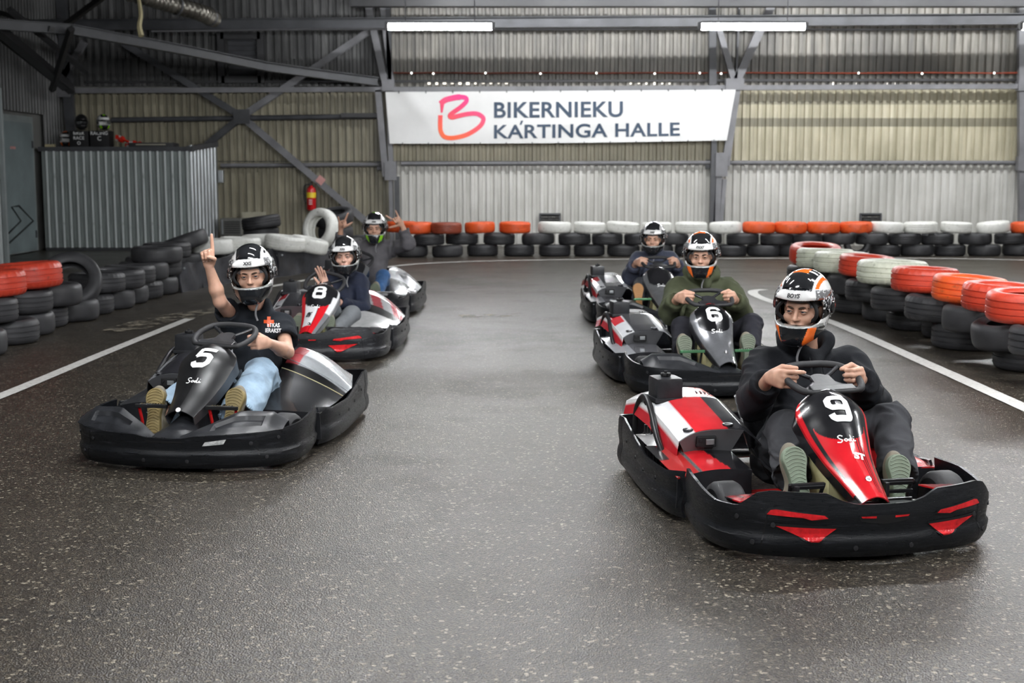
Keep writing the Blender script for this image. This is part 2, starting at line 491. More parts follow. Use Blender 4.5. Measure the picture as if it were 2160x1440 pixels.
for i in range(int((WALL_R - WALL_L) / 1.15)):
    x = WALL_L + i * 1.15
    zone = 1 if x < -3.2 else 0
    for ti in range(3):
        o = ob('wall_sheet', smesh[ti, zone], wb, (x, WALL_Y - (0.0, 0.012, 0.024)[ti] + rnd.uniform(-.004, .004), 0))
# daylight leaking through the eaves joint behind the tie beam
# left wall with door, roof, far right side
wl = struct(MB().box((WALL_L - 0.1, 9, ROOF_Z / 2), (0.06, 41, ROOF_Z)).build('wall_left', 'side_wall'))
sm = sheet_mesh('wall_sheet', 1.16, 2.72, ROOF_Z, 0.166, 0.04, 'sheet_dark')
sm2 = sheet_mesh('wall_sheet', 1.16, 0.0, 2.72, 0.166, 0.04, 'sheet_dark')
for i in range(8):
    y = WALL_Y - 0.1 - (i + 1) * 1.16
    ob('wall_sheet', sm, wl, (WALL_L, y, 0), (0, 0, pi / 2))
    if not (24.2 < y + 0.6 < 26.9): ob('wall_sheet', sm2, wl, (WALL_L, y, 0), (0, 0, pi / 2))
struct(MB().box((WALL_R + 0.1, 9, ROOF_Z / 2), (0.1, 41, ROOF_Z)).build('wall_right', 'side_wall'))
struct(MB().box((2.75, 9, ROOF_Z + 0.1), (26, 41, 0.1)).build('ceiling', 'roof_dark'))
# door in the left wall, seen at a slant, with a black arrow outline on it
dr = struct(MB().box((WALL_L + 0.03, 25.55, 1.33), (0.05, 1.9, 2.62)).build('door_1', 'door_frame'))
MB().box((WALL_L + 0.065, 25.55, 1.28), (0.03, 1.62, 2.46)).build('door_leaf', 'door_paint', dr)
for z in (2.1, 0.35): MB().box((WALL_L + 0.09, 26.33, z), (0.02, 0.05, 0.14)).build('hinge', 'steel_paint', dr)
MB().box((WALL_L + 0.085, 25.3, 2.02), (0.01, 0.25, 0.05)).build('door_sticker', 'sticker_pink', dr)
X_ = WALL_L + 0.086
def wl_pt(px, py):   # point of the door plane seen at px, py
    a, b_ = (px - 1080) / FPX, (720 - py) / FPX
    dx, dy, dz = a, CP + b_ * SP, -SP + b_ * CP
    t = X_ / dx
    return Vector((X_, dy * t, CAMH + dz * t))
arrow = [wl_pt(*p) for p in ((18, 492), (44, 466), (24, 436), (40, 434), (70, 466), (20, 512))]
MB().tube(arrow, 0.018, 6).build('door_arrow', 'black_paint', dr)
# white door post standing at the left edge of the picture
t = thing('door_post', 'tall white painted post at the far left edge beside the grey door', 'post', (xat(8, 21.6, 0), 21.6, 0))
MB().box((-0.05, 0, 1.45), (0.11, 0.10, 2.9), bev=0.006).build('post', 'white_trim', t)
MB().box((0.055, 0.02, 1.45), (0.06, 0.07, 2.9), bev=0.004).build('edge_strip', 'door_frame', t)

# ---- steelwork in front of the back wall
BY = WALL_Y - 0.35
def beam_px(name, label, p0, p1, wd, ht, Y=BY, mat='steel_paint', Y2=None, chan=False, parent=None, cat='steel beam'):
    a, b_ = at(p0[0], p0[1], Y), at(p1[0], p1[1], Y2 or Y)
    mb = MB()
    (mb.channel if chan else mb.beam)(a, b_, wd, ht, (0, 1, 0) if not chan else (0, 0, 1))
    o = mb.build(name, mat, parent)
    if parent is None: tag(o, label, cat)
    return o
beam_px('tie_beam', 'long pale grey horizontal beam just above the white banner', (112, 192), (2230, 182), 0.10, 0.14, BY, 'steel_paint_pale', cat='steel beam')
beam_px('wall_rail', 'thin dark rail on the wall just above the tie beam', (180, 173), (2180, 168), 0.05, 0.05, WALL_Y - 0.12, 'steel_dark', cat='steel rail')
beam_px('roof_beam', 'thick dark horizontal beam above the hanging tube lamps', (-40, 54), (2230, 40), 0.16, 0.20, BY - 1.4, 'steel_paint', chan=True)
beam_px('eaves_beam', 'dark horizontal beam along the very top of the picture', (740, 4), (2230, 4), 0.2, 0.26, BY - 1.0, 'steel_dark')
for k, (a, b_) in enumerate((((466, 349), (806, 347)), ((846, 345), (1500, 343)), ((1540, 343), (2156, 343)))):
    t = thing('girt_pipe', ['grey pipe rail left of the fire extinguisher bay', 'grey pipe rail on the wall below the white banner', 'grey pipe rail on the wall right of the banner'][k], 'pipe')
    MB().tube([at(*a, WALL_Y - 0.16), at(*b_, WALL_Y - 0.16)], 0.045, 10).build('pipe', 'steel_paint_pale', t, True)
    e = at(*b_, WALL_Y - 0.16)
    MB().box(e + Vector((-.04, 0.04, -.03)), (0.14, 0.12, 0.18)).build('bracket', 'steel_paint', t)
t = thing('girt_pipe', 'dark pipe rail crossing behind the brace left of the banner', 'pipe')
MB().tube([at(235, 253, WALL_Y - 0.16), at(798, 245, WALL_Y - 0.16)], 0.055, 10).build('pipe', 'steel_paint', t, True)
MB().box(at(762, 243, WALL_Y - 0.26), (0.85, 0.1, 0.09)).build('bracket', 'steel_dark', t)

def column(label, segs, plates):
    t = thing('lattice_column', label, 'column')
    for n_, a, b_, wd in segs:
        MB().beam(at(*a, BY), at(*b_, BY), wd, 0.14, (0, 1, 0)).build(n_, 'steel_paint_pale' if n_ != 'rear_leg' else 'steel_paint', t)
    for a, b_ in plates:
        c = (at(*a, BY - .02) + at(*b_, BY - .02)) / 2; d = at(*b_, BY) - at(*a, BY)
        MB().box(c, (abs(d.x), 0.18, abs(d.z))).build('gusset_plate', 'steel_paint_pale', t)
column('grey lattice steel column behind the left end of the banner',
       [('leg', (798, 190), (814, 372), 0.13), ('leg', (819, 185), (826, 372), 0.10), ('leg', (824, 372), (828, 545), 0.08), ('rear_leg', (837, 372), (840, 545), 0.10),
        ('leg', (802, -30), (826, 175), 0.11), ('diagonal', (768, -30), (812, 172), 0.14), ('rear_leg', (818, -30), (822, 180), 0.10)],
       [((812, 340), (837, 380)), ((806, 168), (832, 192))])
column('grey lattice steel column behind the right end of the banner',
       [('leg', (1553, 188), (1530, 350), 0.16), ('rear_leg', (1506, 290), (1500, 540), 0.11), ('leg', (1517, 350), (1506, 540), 0.13), ('leg', (1528, 378), (1514, 540), 0.08),
        ('rear_leg', (1502, -20), (1503, 179), 0.15), ('diagonal', (1510, 40), (1549, 174), 0.12), ('diagonal', (1642, -20), (1551, 176), 0.17), ('rear_leg', (1560, -20), (1552, 176), 0.04)],
       [((1509, 322), (1533, 372)), ((1530, 166), (1568, 190))])
column('dark steel column at the right edge of the picture', [('leg', (2155, -20), (2157, 545), 0.16), ('leg', (2176, -20), (2180, 545), 0.1)], [((2146, 330), (2170, 360)), ((2146, 170), (2190, 192))])
column('dark steel column in the far left corner', [('rear_leg', (128, -20), (152, 300), 0.2), ('leg', (95, -20), (140, 190), 0.10), ('diagonal', (178, 88), (120, 190), 0.12)], [((108, 175), (150, 205))])
# cross brace
t = thing('cross_brace', 'large grey X-shaped brace left of the banner', 'brace')
Cc = (510, 246)
for p, wd in (((785, 62), .15), ((262, 92), .15), ((436, 306), .13), ((790, 482), .17)):
    MB().channel(at(*Cc, BY + .1), at(*p, BY + .1), 0.13, wd, (0, 1, 0)).build('brace_arm', 'steel_paint' if p[0] < 500 else 'steel_paint_pale', t)
MB().box(at(*Cc, BY + .02), (0.34, 0.05, 0.3)).build('gusset_plate', 'steel_paint', t)
s_ = at(676, 380, BY - 0.01)
MB().box(s_, (0.16, 0.012, 0.16), Matrix.Rotation(0.7, 3, 'Y')).build('sticker', 'sticker_pink', t)
# nearer roof truss chord sweeping down to the column
t = thing('roof_truss', 'dark curved roof truss chord sweeping from upper left to the column', 'truss')
pts = [at(-20, 50, 22.5), at(150, 62, 23.5), at(380, 104, 25), at(560, 140, 26.4), at(690, 158, 27.2), at(796, 172, 27.9)]
for a, b_ in zip(pts, pts[1:]): MB().channel(a, b_, 0.14, 0.16).build('chord', 'steel_paint', t)
for a, b_ in (((-10, 70), (135, 185)), ((20, 20), (180, 150)), ((150, 60), (110, 190)), ((110, 62), (-20, 20)), ((235, -20), (120, 66))):
    MB().beam(at(*a, 23.2), at(*b_, 25.5), 0.09, 0.10, (0, 1, 0)).build('web_member', 'steel_dark', t)
beam_px('truss_beam', 'dark slanting beam in the upper left corner above the door', (-30, 40), (150, 188), 0.14, 0.18, 22.4, 'steel_dark', Y2=25.8)
# dark framed shutter opening high on the left wall bay
t = thing('vent_shutter', 'dark framed louvred shutter high on the wall left of the banner', 'vent')
a, b_ = at(466, 76, WALL_Y - .15), at(552, 168, WALL_Y - .15)
for (p, q) in (((a.x, a.z), (b_.x, a.z)), ((a.x, b_.z), (b_.x, b_.z))): MB().beam((p[0], WALL_Y - .15, p[1]), (q[0], WALL_Y - .15, q[1]), .16, .14).build('frame_bar', 'steel_dark', t)
for x in (a.x, b_.x): MB().box((x, WALL_Y - .15, (a.z + b_.z) / 2), (.14, .16, abs(a.z - b_.z) + .14)).build('frame_bar', 'steel_dark', t)
n_ = 9
for i in range(n_):
    z = a.z + (b_.z - a.z) * (i + .5) / n_
    MB().box(((a.x + b_.x) / 2 + .06, WALL_Y - .13, z), (abs(b_.x - a.x) - .16, .015, abs(a.z - b_.z) / n_ * .93), Matrix.Rotation(.35, 3, 'X')).build('slat', 'steel_paint', t)
# flexible duct, hanging strap, cable
t = thing('air_duct', 'ribbed silver air duct hanging under the roof at upper left', 'duct')
P = catmull([at(120, -46, 21), at(280, -14, 21.5), at(350, 6, 22), at(420, 26, 22.6), at(452, 40, 23)], 26)
MB().tube(P, .13, 14, rs=[(.145 if i % 4 < 2 else .122) for i in range(len(P))]).build('duct_hose', 'duct_foil', t, True)
for i in (20, 60, 95): MB().lathe([(.152, -.02), (.158, 0), (.152, .02)], 16, Matrix.Translation(P[i]) @ (P[i + 1] - P[i - 1]).to_track_quat('Z', 'Y').to_matrix().to_4x4()).build('clamp_ring', 'steel_paint', t, True)
vs = catmull([at(291, -12, 21.5), at(297, 30, 21.2), at(294, 55, 21.05), at(298, 76, 21)], 5)
tag(MB().tube(vs, .03, 6, rs=[.028 + .02 * (i / len(vs)) for i in range(len(vs))]).build('hanging_strap', 'strap_yellow'), 'yellowish strap hanging from the air duct at upper left', 'strap')
tag(MB().tube([at(320, 66, 20.0)] + [at(x, 61 + (0 if i % 2 else 1.5), 19.62) for i, x in enumerate((600, 830, 1100, 1500, 1800, 2250))], .014, 6).build('lamp_cable', 'steel_paint_pale'), 'thin cable strung level across the hall between the tube lamps', 'cable')
# small lights along the eaves rail
for i, x in enumerate((868, 914, 1024, 1140, 1258, 1381, 1476, 1521, 1811, 1945, 2097)):
    p = at(x, 154 + (i % 2), WALL_Y - .3)
    me = MB().lathe([(0.001, -.022), (.018, -.014), (.022, 0), (.018, .014), (.001, .022)], 10, Matrix.Translation(p)).mesh('small_lamp', 'indicator_light', True)
    o = ob('small_lamp', me); tag(o, 'tiny glowing lamp above the tie beam, ' + ORD[i] + ' from left', 'lamp', 'tiny lamps strung above the tie beam')
tag(MB().tube([at(x, 153.2 + (i % 2), WALL_Y - .3) for i, x in enumerate((820, 868, 914, 1024, 1140, 1258, 1381, 1476, 1521, 1811, 1945, 2097, 2200))], .014, 5).build('lamp_wire', 'tyre_brown'), 'thin reddish wire carrying the tiny lamps above the tie beam', 'wire')
# daylight showing between sheet tops behind the tie beam
for (x0, x1) in ((905, 1100), (1330, 1440), (1755, 1965)):
    y0 = 176
    n = int((x1 - x0) / 16.3)
    for i in range(n):
        p = at(x0 + i * 16.3, y0, WALL_Y - 0.075)
        me = MB().box(p, (.03 + .045 * rnd.random(), .01, .012 + .045 * rnd.random())).mesh('gap', 'daylight_gap')
        o = ob('daylight_gap', me, wb)

# ---- tube lamps
tubem = MB().tube([(-.75, 0, 0), (.75, 0, 0)], .045, 12).mesh('tube', 'lamp_tube', True)
capm = MB().box((0, 0, 0), (.05, .10, .11), bev=.01).mesh('end_cap', 'steel_paint_pale')
bodym = MB().box((0, 0, .065), (1.5, .08, .03)).mesh('housing', 'steel_paint_pale')
hangm = MB().tube([(0, 0, 0), (0, 0, 2.9)], .008, 5).mesh('hanger', 'steel_paint')
for i, (x, y) in enumerate(LAMPS):
    inview = y > 19
    lab = {0: 'glowing white tube lamp above the left end of the banner', 1: 'glowing white tube lamp above the right end of the banner', 2: 'glowing tube lamp cut by the right edge of the picture'}[i] if i < 3 else 'white tube lamp hanging over the track nearer the camera'
    t = thing('tube_lamp', lab, 'lamp', (x, y, LAMP_Z), group=None if i < 3 else 'tube lamps over the near track')
    if i == 2: t.location.x += 0.12
    ob('tube', tubem, t)
    for s in (-.77, .77): ob('end_cap', capm, t, (s, 0, .01))
    ob('housing', bodym, t)
    for s in (-.5, .5): ob('hanger', hangm, t, (s, 0, .05))

for x, y, z in WALL_FILL:
    t = thing('tube_lamp', 'unseen white fill tube added to brighten the back wall', 'lamp', (x, y, z), group='unseen fill tubes added to light the back wall')
    ob('tube', tubem, t)
    for s in (-.77, .77): ob('end_cap', capm, t, (s, 0, .01))
    ob('housing', bodym, t)
    for s in (-.5, .5): MB().tube([(s, 0, 0.07), (s, 0, ROOF_Z - z + .05)], .008, 5).build('hanger', 'steel_paint', t)

# ---- banner
def banner():
    Yb = BY - 0.13
    cs = [at(813, 194, Yb), at(1552, 189, Yb), at(1533, 296, Yb), at(822, 303, Yb)]
    cs[3].x += 0.0
    def S(u, v):   # u 0..1 left to right, v 0..1 top to bottom
        p = (cs[0] * (1 - u) + cs[1] * u) * (1 - v) + (cs[3] * (1 - u) + cs[2] * u) * v
        sag = -0.02 * math.sin(pi * u) * v
        wr = 0.018 * math.sin(9 * u + 5 * v) * math.sin(3.1 * v) + 0.03 * math.exp(-((u - 0.06 - .10 * v) / 0.03) ** 2) * (1 - v) + .022 * math.exp(-((u - .93 + .10 * v) / .025) ** 2)
        return p + Vector((0, -wr, sag))
    t = thing('banner', 'wide white banner with pink logo and dark blue hall name', 'banner', (0, 0, 0))
    nu, nv = 90, 14
    vs = [S(i / nu, j / nv) for j in range(nv + 1) for i in range(nu + 1)]
    vs += [v + Vector((0, .006, 0)) for v in vs]
    N = (nu + 1) * (nv + 1)
    fs = [(j * (nu + 1) + i, (j + 1) * (nu + 1) + i, (j + 1) * (nu + 1) + i + 1, j * (nu + 1) + i + 1) for j in range(nv) for i in range(nu)]
    fs += [tuple(N + k for k in f[::-1]) for f in fs]
    ob('banner_sheet', mkmesh('banner_sheet', vs, fs, 'banner_white', True), t)
    W_ = (cs[1] - cs[0]).length; Hh = (cs[0] - cs[3]).length
    ppm = 739 / W_
    def lay(vs, off=.01):
        out = []
        for v in vs:   # v in banner pixels of the photograph
            u = (v.x - 813) / 739.0; vv = (v.y - (194 - 5 * u)) / (109.0 - 2 * u)
            u2 = (v.x - (813 + 9 * vv)) / (739.0 - 28 * vv)
            out.append(S(u2, vv) + Vector((0, -off, 0)))
        return out
    def line(body, x0, x1, ybase, ytop, name, sp):
        vs, fs = text_geo(body, 1.0, 0.022, 0, sp)
        xs = [v.x for v in vs]; ys = [v.y for v in vs]
        a, b2, c, d = min(xs), max(xs), min(ys), max(ys)
        vs2 = [Vector((x0 + (v.x - a) / (b2 - a) * (x1 - x0), ybase[0] + (ybase[1] - ybase[0]) * (v.x - a) / (b2 - a) - (v.y - c) / (d - c) * (ybase[0] - ytop), 0)) for v in vs]
        ob(name, mkmesh(name, lay(vs2), fs, 'banner_ink'), t)
    line('BIKERNIEKU', 1042, 1314, (248, 246), 215, 'lettering', 1.04)
    line('KARTINGA HALLE', 1042, 1434, (291, 286), 262, 'lettering', 1.04)
    ob('lettering', mkmesh('lettering', lay([Vector((1099, 253, 0)), Vector((1104, 253, 0)), Vector((1100, 262, 0)), Vector((1096, 262, 0))]), [(0, 1, 2, 3)], 'banner_ink'), t)
    # logo ribbon: upper stroke and lower stroke of the B
    sc = 560 / 2160.0
    up = [(112, 150), (150, 120), (200, 105), (260, 95), (310, 98), (325, 115), (315, 140), (270, 180), (220, 215), (190, 242), (205, 258), (260, 245), (330, 230), (400, 226), (445, 245), (462, 272), (445, 315), (400, 355), (330, 395), (260, 416), (190, 424), (140, 410), (115, 370), (110, 320), (112, 240)]
    P = catmull([Vector((900 + x * sc, 180 + y * sc, 0)) for x, y in up], 6)
    n = len(P)
    vs, fs = ribbon([[(p.x, p.y, 1.25 if i < 20 else 1) for i, p in enumerate(P)]], 9.5)
    cols = []
    for v in vs:
        f = max(0, min(1, (v.y - 195) / 95.0 + (1020 - v.x) / 220.0 - .25))
        cols.append((0.80 * (1 - f) + 0.90 * f, 0.005 * (1 - f) + 0.10 * f, 0.22 * (1 - f) + 0.01 * f))
    ob('logo', mkmesh('logo', lay(vs), fs, 'logo', cols=cols), t)
    vs, fs = ribbon([[(936, 220), (934, 236), (931, 256)]], 6)
    # broken left edge of the letter
    pts = [Vector(p + (0,)) for p in ((928, 216), (938, 214), (934, 236), (930, 238))]
    ob('logo', mkmesh('logo', lay(pts), [(0, 1, 2, 3)], 'logo', cols=[(.80, .03, .12)] * 4), t)
    for i in range(13):
        p = S((i + .5) / 13, 0.015)
        MB().box(p + Vector((0, .035, .01)), (.02, .11, .05)).build('tie', 'steel_dark', t)
        p = S((i + .5) / 13, 0.985)
        MB().box(p + Vector((0, -.012, -.01)), (.015, .012, .035)).build('tie', 'steel_dark', t)
banner()

# ---- fire extinguisher on the brace bay
def extinguisher():
    c = at(657, 443, WALL_Y - .35)
    t = thing('fire_extinguisher', 'red fire extinguisher with yellow label on the wall left of the column', 'extinguisher', c)
    k = 1.0
    MB().lathe([(.001, 0), (.085, 0), (.10, .02), (.10, .40), (.085, .46), (.04, .49), (.03, .52)], 20).build('cylinder', 'red_gloss', t, True)
    MB().lathe([(.1015, .26), (.1015, .37)], 20).build('label', 'yellow_label', t, True)
    for z_ in (.21, .17, .13): MB().box((0, -.1005, z_), (.07, .004, .014)).build('label_print', 'label_white', t)
    MB().beam((0, .05, -1.0), (0, .05, .02), .03, .03).build('wall_bracket', 'steel_paint', t)
    MB().box((0, -.02, .545), (.05, .12, .05), bev=.008).build('valve', 'steel_dark', t)
    MB().beam((0, -.02, .56), (.05, -.14, .60), .03, .015).build('lever', 'black_paint', t)
    MB().tube(catmull([(-.02, -.05, .54), (-.12, -.06, .52), (-.15, -.07, .38), (-.14, -.06, .24), (-.11, -.05, .16)], 6), .014, 8).build('hose', 'black_paint', t, True)
    MB().box((0, .12, .35), (.06, .06, .3)).build('bracket', 'steel_paint', t)
extinguisher()
# low vents in the wall behind the tyres
for k, (x, y) in enumerate(((1160, 462), (1836, 462))):
    t = thing('wall_vent', ['small dark vent low on the wall above the left white tyres', 'small dark vent low on the wall above the right white tyres'][k], 'vent', at(x, y, WALL_Y - .1))
    for z in (-.11, .11): MB().box((0, -.01, z), (.46, .06, .035)).build('frame_bar', 'steel_paint', t)
    for x_ in (-.215, .215): MB().box((x_, -.01, 0), (.035, .06, .2)).build('frame_bar', 'steel_paint', t)
    for i in range(4): MB().box((0, 0, -.075 + .05 * i), (.4, .03, .02), Matrix.Rotation(.5, 3, 'X')).build('slat', 'steel_dark', t)

# ---- corrugated shed in the left corner with gear on its roof
SHY = 26.75
def shed():
    t = thing('corrugated_shed', 'corrugated grey metal shed in the left corner with a flat top', 'shed', (0, 0, 0))
    xl, xr = xat(92, SHY, 1), xat(402, SHY, 1)
    zt = 1.98
    p2 = Vector((xat(458, 28.3, 1), 28.3, 0))
    n = 5
    Wp = (xr - xl) / n
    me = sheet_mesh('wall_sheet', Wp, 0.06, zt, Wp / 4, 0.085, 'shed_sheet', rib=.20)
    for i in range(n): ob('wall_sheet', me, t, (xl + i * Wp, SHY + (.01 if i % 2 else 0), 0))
    d = p2 - Vector((xr, SHY, 0)); L = d.length
    me2 = sheet_mesh('wall_sheet', L, 0.06, zt + .12, L / 8, 0.03, 'galvanised')
    ob('wall_sheet', me2, t, (xr, SHY, 0), (0, 0, math.atan2(d.y, d.x)))
    MB().box(((xl + xr) / 2, SHY + .75, zt + .04), (xr - xl + .1, 1.6, .09)).build('roof_slab', 'steel_paint', t)
    MB().beam((xr, SHY + .0, zt + .05), (p2.x, p2.y, zt + .17), .12, .10).build('edge_trim', 'steel_paint', t)
    MB().box(((xl + xr) / 2, SHY + .05, .03), (xr - xl, .08, .07)).build('base_rail', 'steel_paint', t)
    return zt + .085
SHED_TOP = shed()
# appliance and board by the wall behind the white tyres
t = thing('louvred_unit', 'dark louvred metal unit on the wall behind the white tyres', 'appliance', at(490, 496, 27.9))
MB().box((0, 0, .18), (.46, .3, .36), bev=.02).build('housing', 'appliance_grey', t)
for i in range(6): MB().box((.04, -.16, .06 + .045 * i), (.33, .02, .02)).build('slat', 'black_paint', t)
MB().box((-.17, -.16, .18), (.03, .02, .3)).build('side_handle', 'galvanised', t)
for x_ in (-.18, .18): MB().box((x_, 0, -t.location.z / 2), (.05, .05, t.location.z)).build('leg', 'appliance_grey', t)
_p = at(536, 478, 28.1); tag(MB().box((_p.x, 28.1, (_p.z + .31) / 2), (.5, .03, _p.z + .31), bev=.006).build('board', 'cardboard'), 'grey-beige board leaning on the wall beside the louvred unit', 'board')
tag(MB().box(at(466, 372, 28.25), (.11, .12, .26), bev=.01).build('wall_box', 'galvanised'), 'small pale switch box on the wall at the right end of the shed', 'box')

# ================================================================== TYRES
def tyre_mesh(kind, R=.31, W=.21, hole=.185):
    h = W / 2
    if kind == 'smooth': tr = [(R - .012, -h * .80), (R - .003, -h * .55), (R, -h * .2), (R, h * .2), (R - .003, h * .55), (R - .012, h * .80)]
    else:
        tr = [(R - .014, -h * .82), (R - .004, -h * .62)]
        for zc in (-.42, 0, .42):
            z = zc * h; g = .009
            tr += [(R - .002, z - .007), (R - .002 - g, z - .004), (R - .002 - g, z + .004), (R - .002, z + .007)]
        tr += [(R - .004, h * .62), (R - .014, h * .82)]
    prof = tr + [(R - .035, h * .96), (R - .065, h), (hole + .03, h * .93), (hole + .006, h * .84), (hole, h * .72), (hole + .012, h * .62), (R - .06, h * .72), (R - .03, h * .4), (R - .026, 0)]
    prof += [(R - .03, -h * .4), (R - .06, -h * .72), (hole + .012, -h * .62), (hole, -h * .72), (hole + .006, -h * .84), (hole + .03, -h * .93), (R - .065, -h), (R - .035, -h * .96)]
    n = 96 if kind == 'lug' else 48
    vs = []
    for (r, z) in prof:
        for k in range(n):
            a = 2 * pi * k / n; rr = r
            if kind == 'lug' and r > R - .04 and abs(z) > h * .5 and k % 3 == 0: rr = r - .009
            vs.append((rr * math.cos(a), rr * math.sin(a), z))
    m_ = len(prof)
    fs = [(i * n + k, i * n + (k + 1) % n, ((i + 1) % m_) * n + (k + 1) % n, ((i + 1) % m_) * n + k) for i in range(m_) for k in range(n)]
    me = mkmesh('tyre', vs, fs, 'rubber_tyre', True)
    me.set_sharp_from_angle(angle=math.radians(50))
    return me
TM = {k: tyre_mesh(k) for k in ('smooth', 'groove', 'lug')}
TCOL = {'k': 'rubber_tyre', 'o': 'tyre_orange', 'r': 'tyre_red', 'b': 'tyre_brown', 'w': 'tyre_white', 'c': 'tyre_cream'}
CN = {'k': 'black', 'o': 'orange', 'r': 'red-orange', 'b': 'brownish orange', 'w': 'white', 'c': 'cream white'}
def tyre(x, y, z, D, col, label, kind=None, tilt=(0, 0), hs=1.0, group=None):
    kind = kind or rnd.choice(['smooth', 'groove', 'lug', 'groove'])
    s = D / .62
    o = ob('tyre', TM[kind], None, (x, y, z))
    o.scale = (s, s, hs * s ** .3)
    o.rotation_euler = (tilt[0], tilt[1], rnd.uniform(0, 6))
    if tilt != (0, 0):
        o.rotation_euler = (Matrix.Rotation(tilt[1], 3, 'Y') @ Matrix.Rotation(tilt[0], 3, 'X') @ Matrix.Rotation(rnd.uniform(0, 6), 3, 'Z')).to_euler()
    o.material_slots[0].link = 'OBJECT'
    o.material_slots[0].material = MATS[TCOL[col]]
    tag(o, label, 'tyre', group)
    return o
ORD = ['first', 'second', 'third', 'fourth', 'fifth', 'sixth', 'seventh', 'eighth', 'ninth', 'tenth', 'eleventh', 'twelfth', 'thirteenth', 'fourteenth', 'fifteenth', 'sixteenth', 'seventeenth', 'eighteenth', 'nineteenth', 'twentieth', 'twenty-first']
# back barrier, three layers
HB = .213
def by(px): return 25.0 + .00000035 * (px - 1500) ** 2 - (.35 if px < 950 else 0)
top = [(846, 'o'), (878, 'o'), (941, 'b'), (1012, 'o'), (1086, 'o'), (1170, 'w'), (1243, 'w'), (1314, 'w'), (1385, 'w'), (1457, 'w'), (1530, 'w'), (1601, 'o'), (1668, 'o'), (1736, 'o'), (1805, 'o'), (1871, 'w'), (1941, 'w'), (2016, 'w'), (2095, 'w'), (2166, 'o')]
mid = [905, 974, 1053, 1135, 1212, 1281, 1350, 1420, 1490, 1567, 1638, 1702, 1768, 1838, 1908, 1977, 2056, 2132]
bot = [870, 944, 1018, 1095, 1170, 1243, 1315, 1386, 1458, 1541, 1610, 1676, 1740, 1867, 1934, 2003, 2075, 2148]
def rowt(lst, lay, name):
    for i, e in enumerate(lst):
        px, c = e if isinstance(e, tuple) else (e, 'k')
        Y = by(px) + (.62 if px == 846 else 0); z = HB * (lay + .5)
        lab = f"{CN[c]} tyre, {ORD[i]} from left in the {name} layer of the back barrier"
        D = .60 + rnd.uniform(-.03, .03)
        if lay < 2: D = .60 + rnd.uniform(-.02, .03)
        tl = (rnd.uniform(-.02, .02), rnd.uniform(-.04, .04))
        if px == 2095: tl = (0, -.10)
        if px == 1314: tl = (0, .06)
        tyre(xat(px, Y, z), Y + rnd.uniform(-.03, .03), z, D, c, lab, 'smooth' if rnd.random() < .5 else 'groove', tl, hs=1.0)
rowt(bot, 0, 'bottom'); rowt(mid, 1, 'middle'); rowt(top, 2, 'top')
tyre(xat(1808, 24.85, .21), 24.85, .25, .50, 'k', 'black tyre standing upright in the bottom layer of the back barrier', 'smooth', (pi / 2, .3))
# right chicane (px of centre, depth, D, colour)
tops = [(1720, 16.3, .63, 'r', (.12, 0)), (1741, 15.45, .67, 'c', (-.06, .03)), (1776, 14.8, .62, 'c', (0, .02)), (1829, 14.2, .60, 'r', (.04, .06)), (1882, 13.3, .70, 'c', (0, .02)),
        (1951, 12.35, .62, 'r', (0, .03)), (2046, 11.3, .63, 'o', (.02, .07)), (2113, 10.55, .62, 'r', (.02, .05)), (2170, 9.85, .62, 'r', (.03, 0))]
for i, (px, Y, D, c, tl) in enumerate(tops):
    z = .55 + .012
    if i < 2: z = .56
    tyre(xat(px, Y, z), Y, z, D, c, f"{CN[c]} tyre, {ORD[i]} from the far end in the top layer of the right barrier", ['smooth', 'lug', 'lug', 'groove', 'lug', 'lug', 'groove', 'lug', 'groove'][i], tl, hs=1.08)
mids = [(1660, 16.0), (1700, 15.3), (1746, 14.6), (1784, 13.9), (1838, 12.95), (1910, 11.95), (1990, 11.1), (2132, 9.55)]
for i, (lx, Y) in enumerate(mids):
    z = .335
    tyre(xat(lx, Y, z) + .31, Y, z, .62, 'k', f"black tyre, {ORD[i]} from the far end in the middle layer of the right barrier", None, (rnd.uniform(-.03, .03), rnd.uniform(-.04, .04)), hs=1.07)
tyre(xat(2046, 10.45, .26) + .33, 10.45, .30, .62, 'k', 'black tyre leaning askew between layers near the near end of the right barrier', 'smooth', (.06, -.16))
bots = [(1664, 16.4), (1712, 15.6), (1760, 14.8), (1820, 14.0), (1872, 13.2), (1946, 12.5), (1967, 11.75), (2098, 10.45)]
for i, (lx, Y) in enumerate(bots):
    z = .112
    tyre(xat(lx, Y, z) + .31, Y, z, .62, 'k', f"black tyre, {ORD[i]} from the far end in the bottom layer of the right barrier", None, (0, 0), hs=1.05)
# left barrier: right edges of tyres and depth
lb = [(11, 11.25), (80, 12.1), (113, 12.75), (141, 13.4), (207, 14.0), (239, 14.65), (283, 15.27), (312, 15.88), (343, 16.48), (375, 17.1)]
for i, (rx, Y) in enumerate(lb):
    z = .112
    tyre(xat(rx, Y, z) - .31, Y, z, .62, 'k', f"black tyre, {ORD[i]} from the near end in the bottom layer of the left barrier", ['smooth', 'groove', 'smooth', 'groove', 'smooth', 'lug', 'smooth', 'smooth', 'lug', 'smooth'][i], (0, 0), hs=1.05)
lm = [(35, 11.8), (109, 12.7), (171, 13.4), (263, 14.8), (305, 15.42), (327, 16.03), (355, 16.64), (383, 17.25)]
for i, (rx, Y) in enumerate(lm):
    z = .335
    tyre(xat(rx, Y, z) - .31, Y, z, .62, 'k', f"black tyre, {ORD[i]} from the near end in the middle layer of the left barrier", ['groove', 'groove', 'smooth', 'lug', 'groove', 'groove', 'smooth', 'groove'][i], (rnd.uniform(-.02, .02), rnd.uniform(-.03, .03)), hs=1.05)
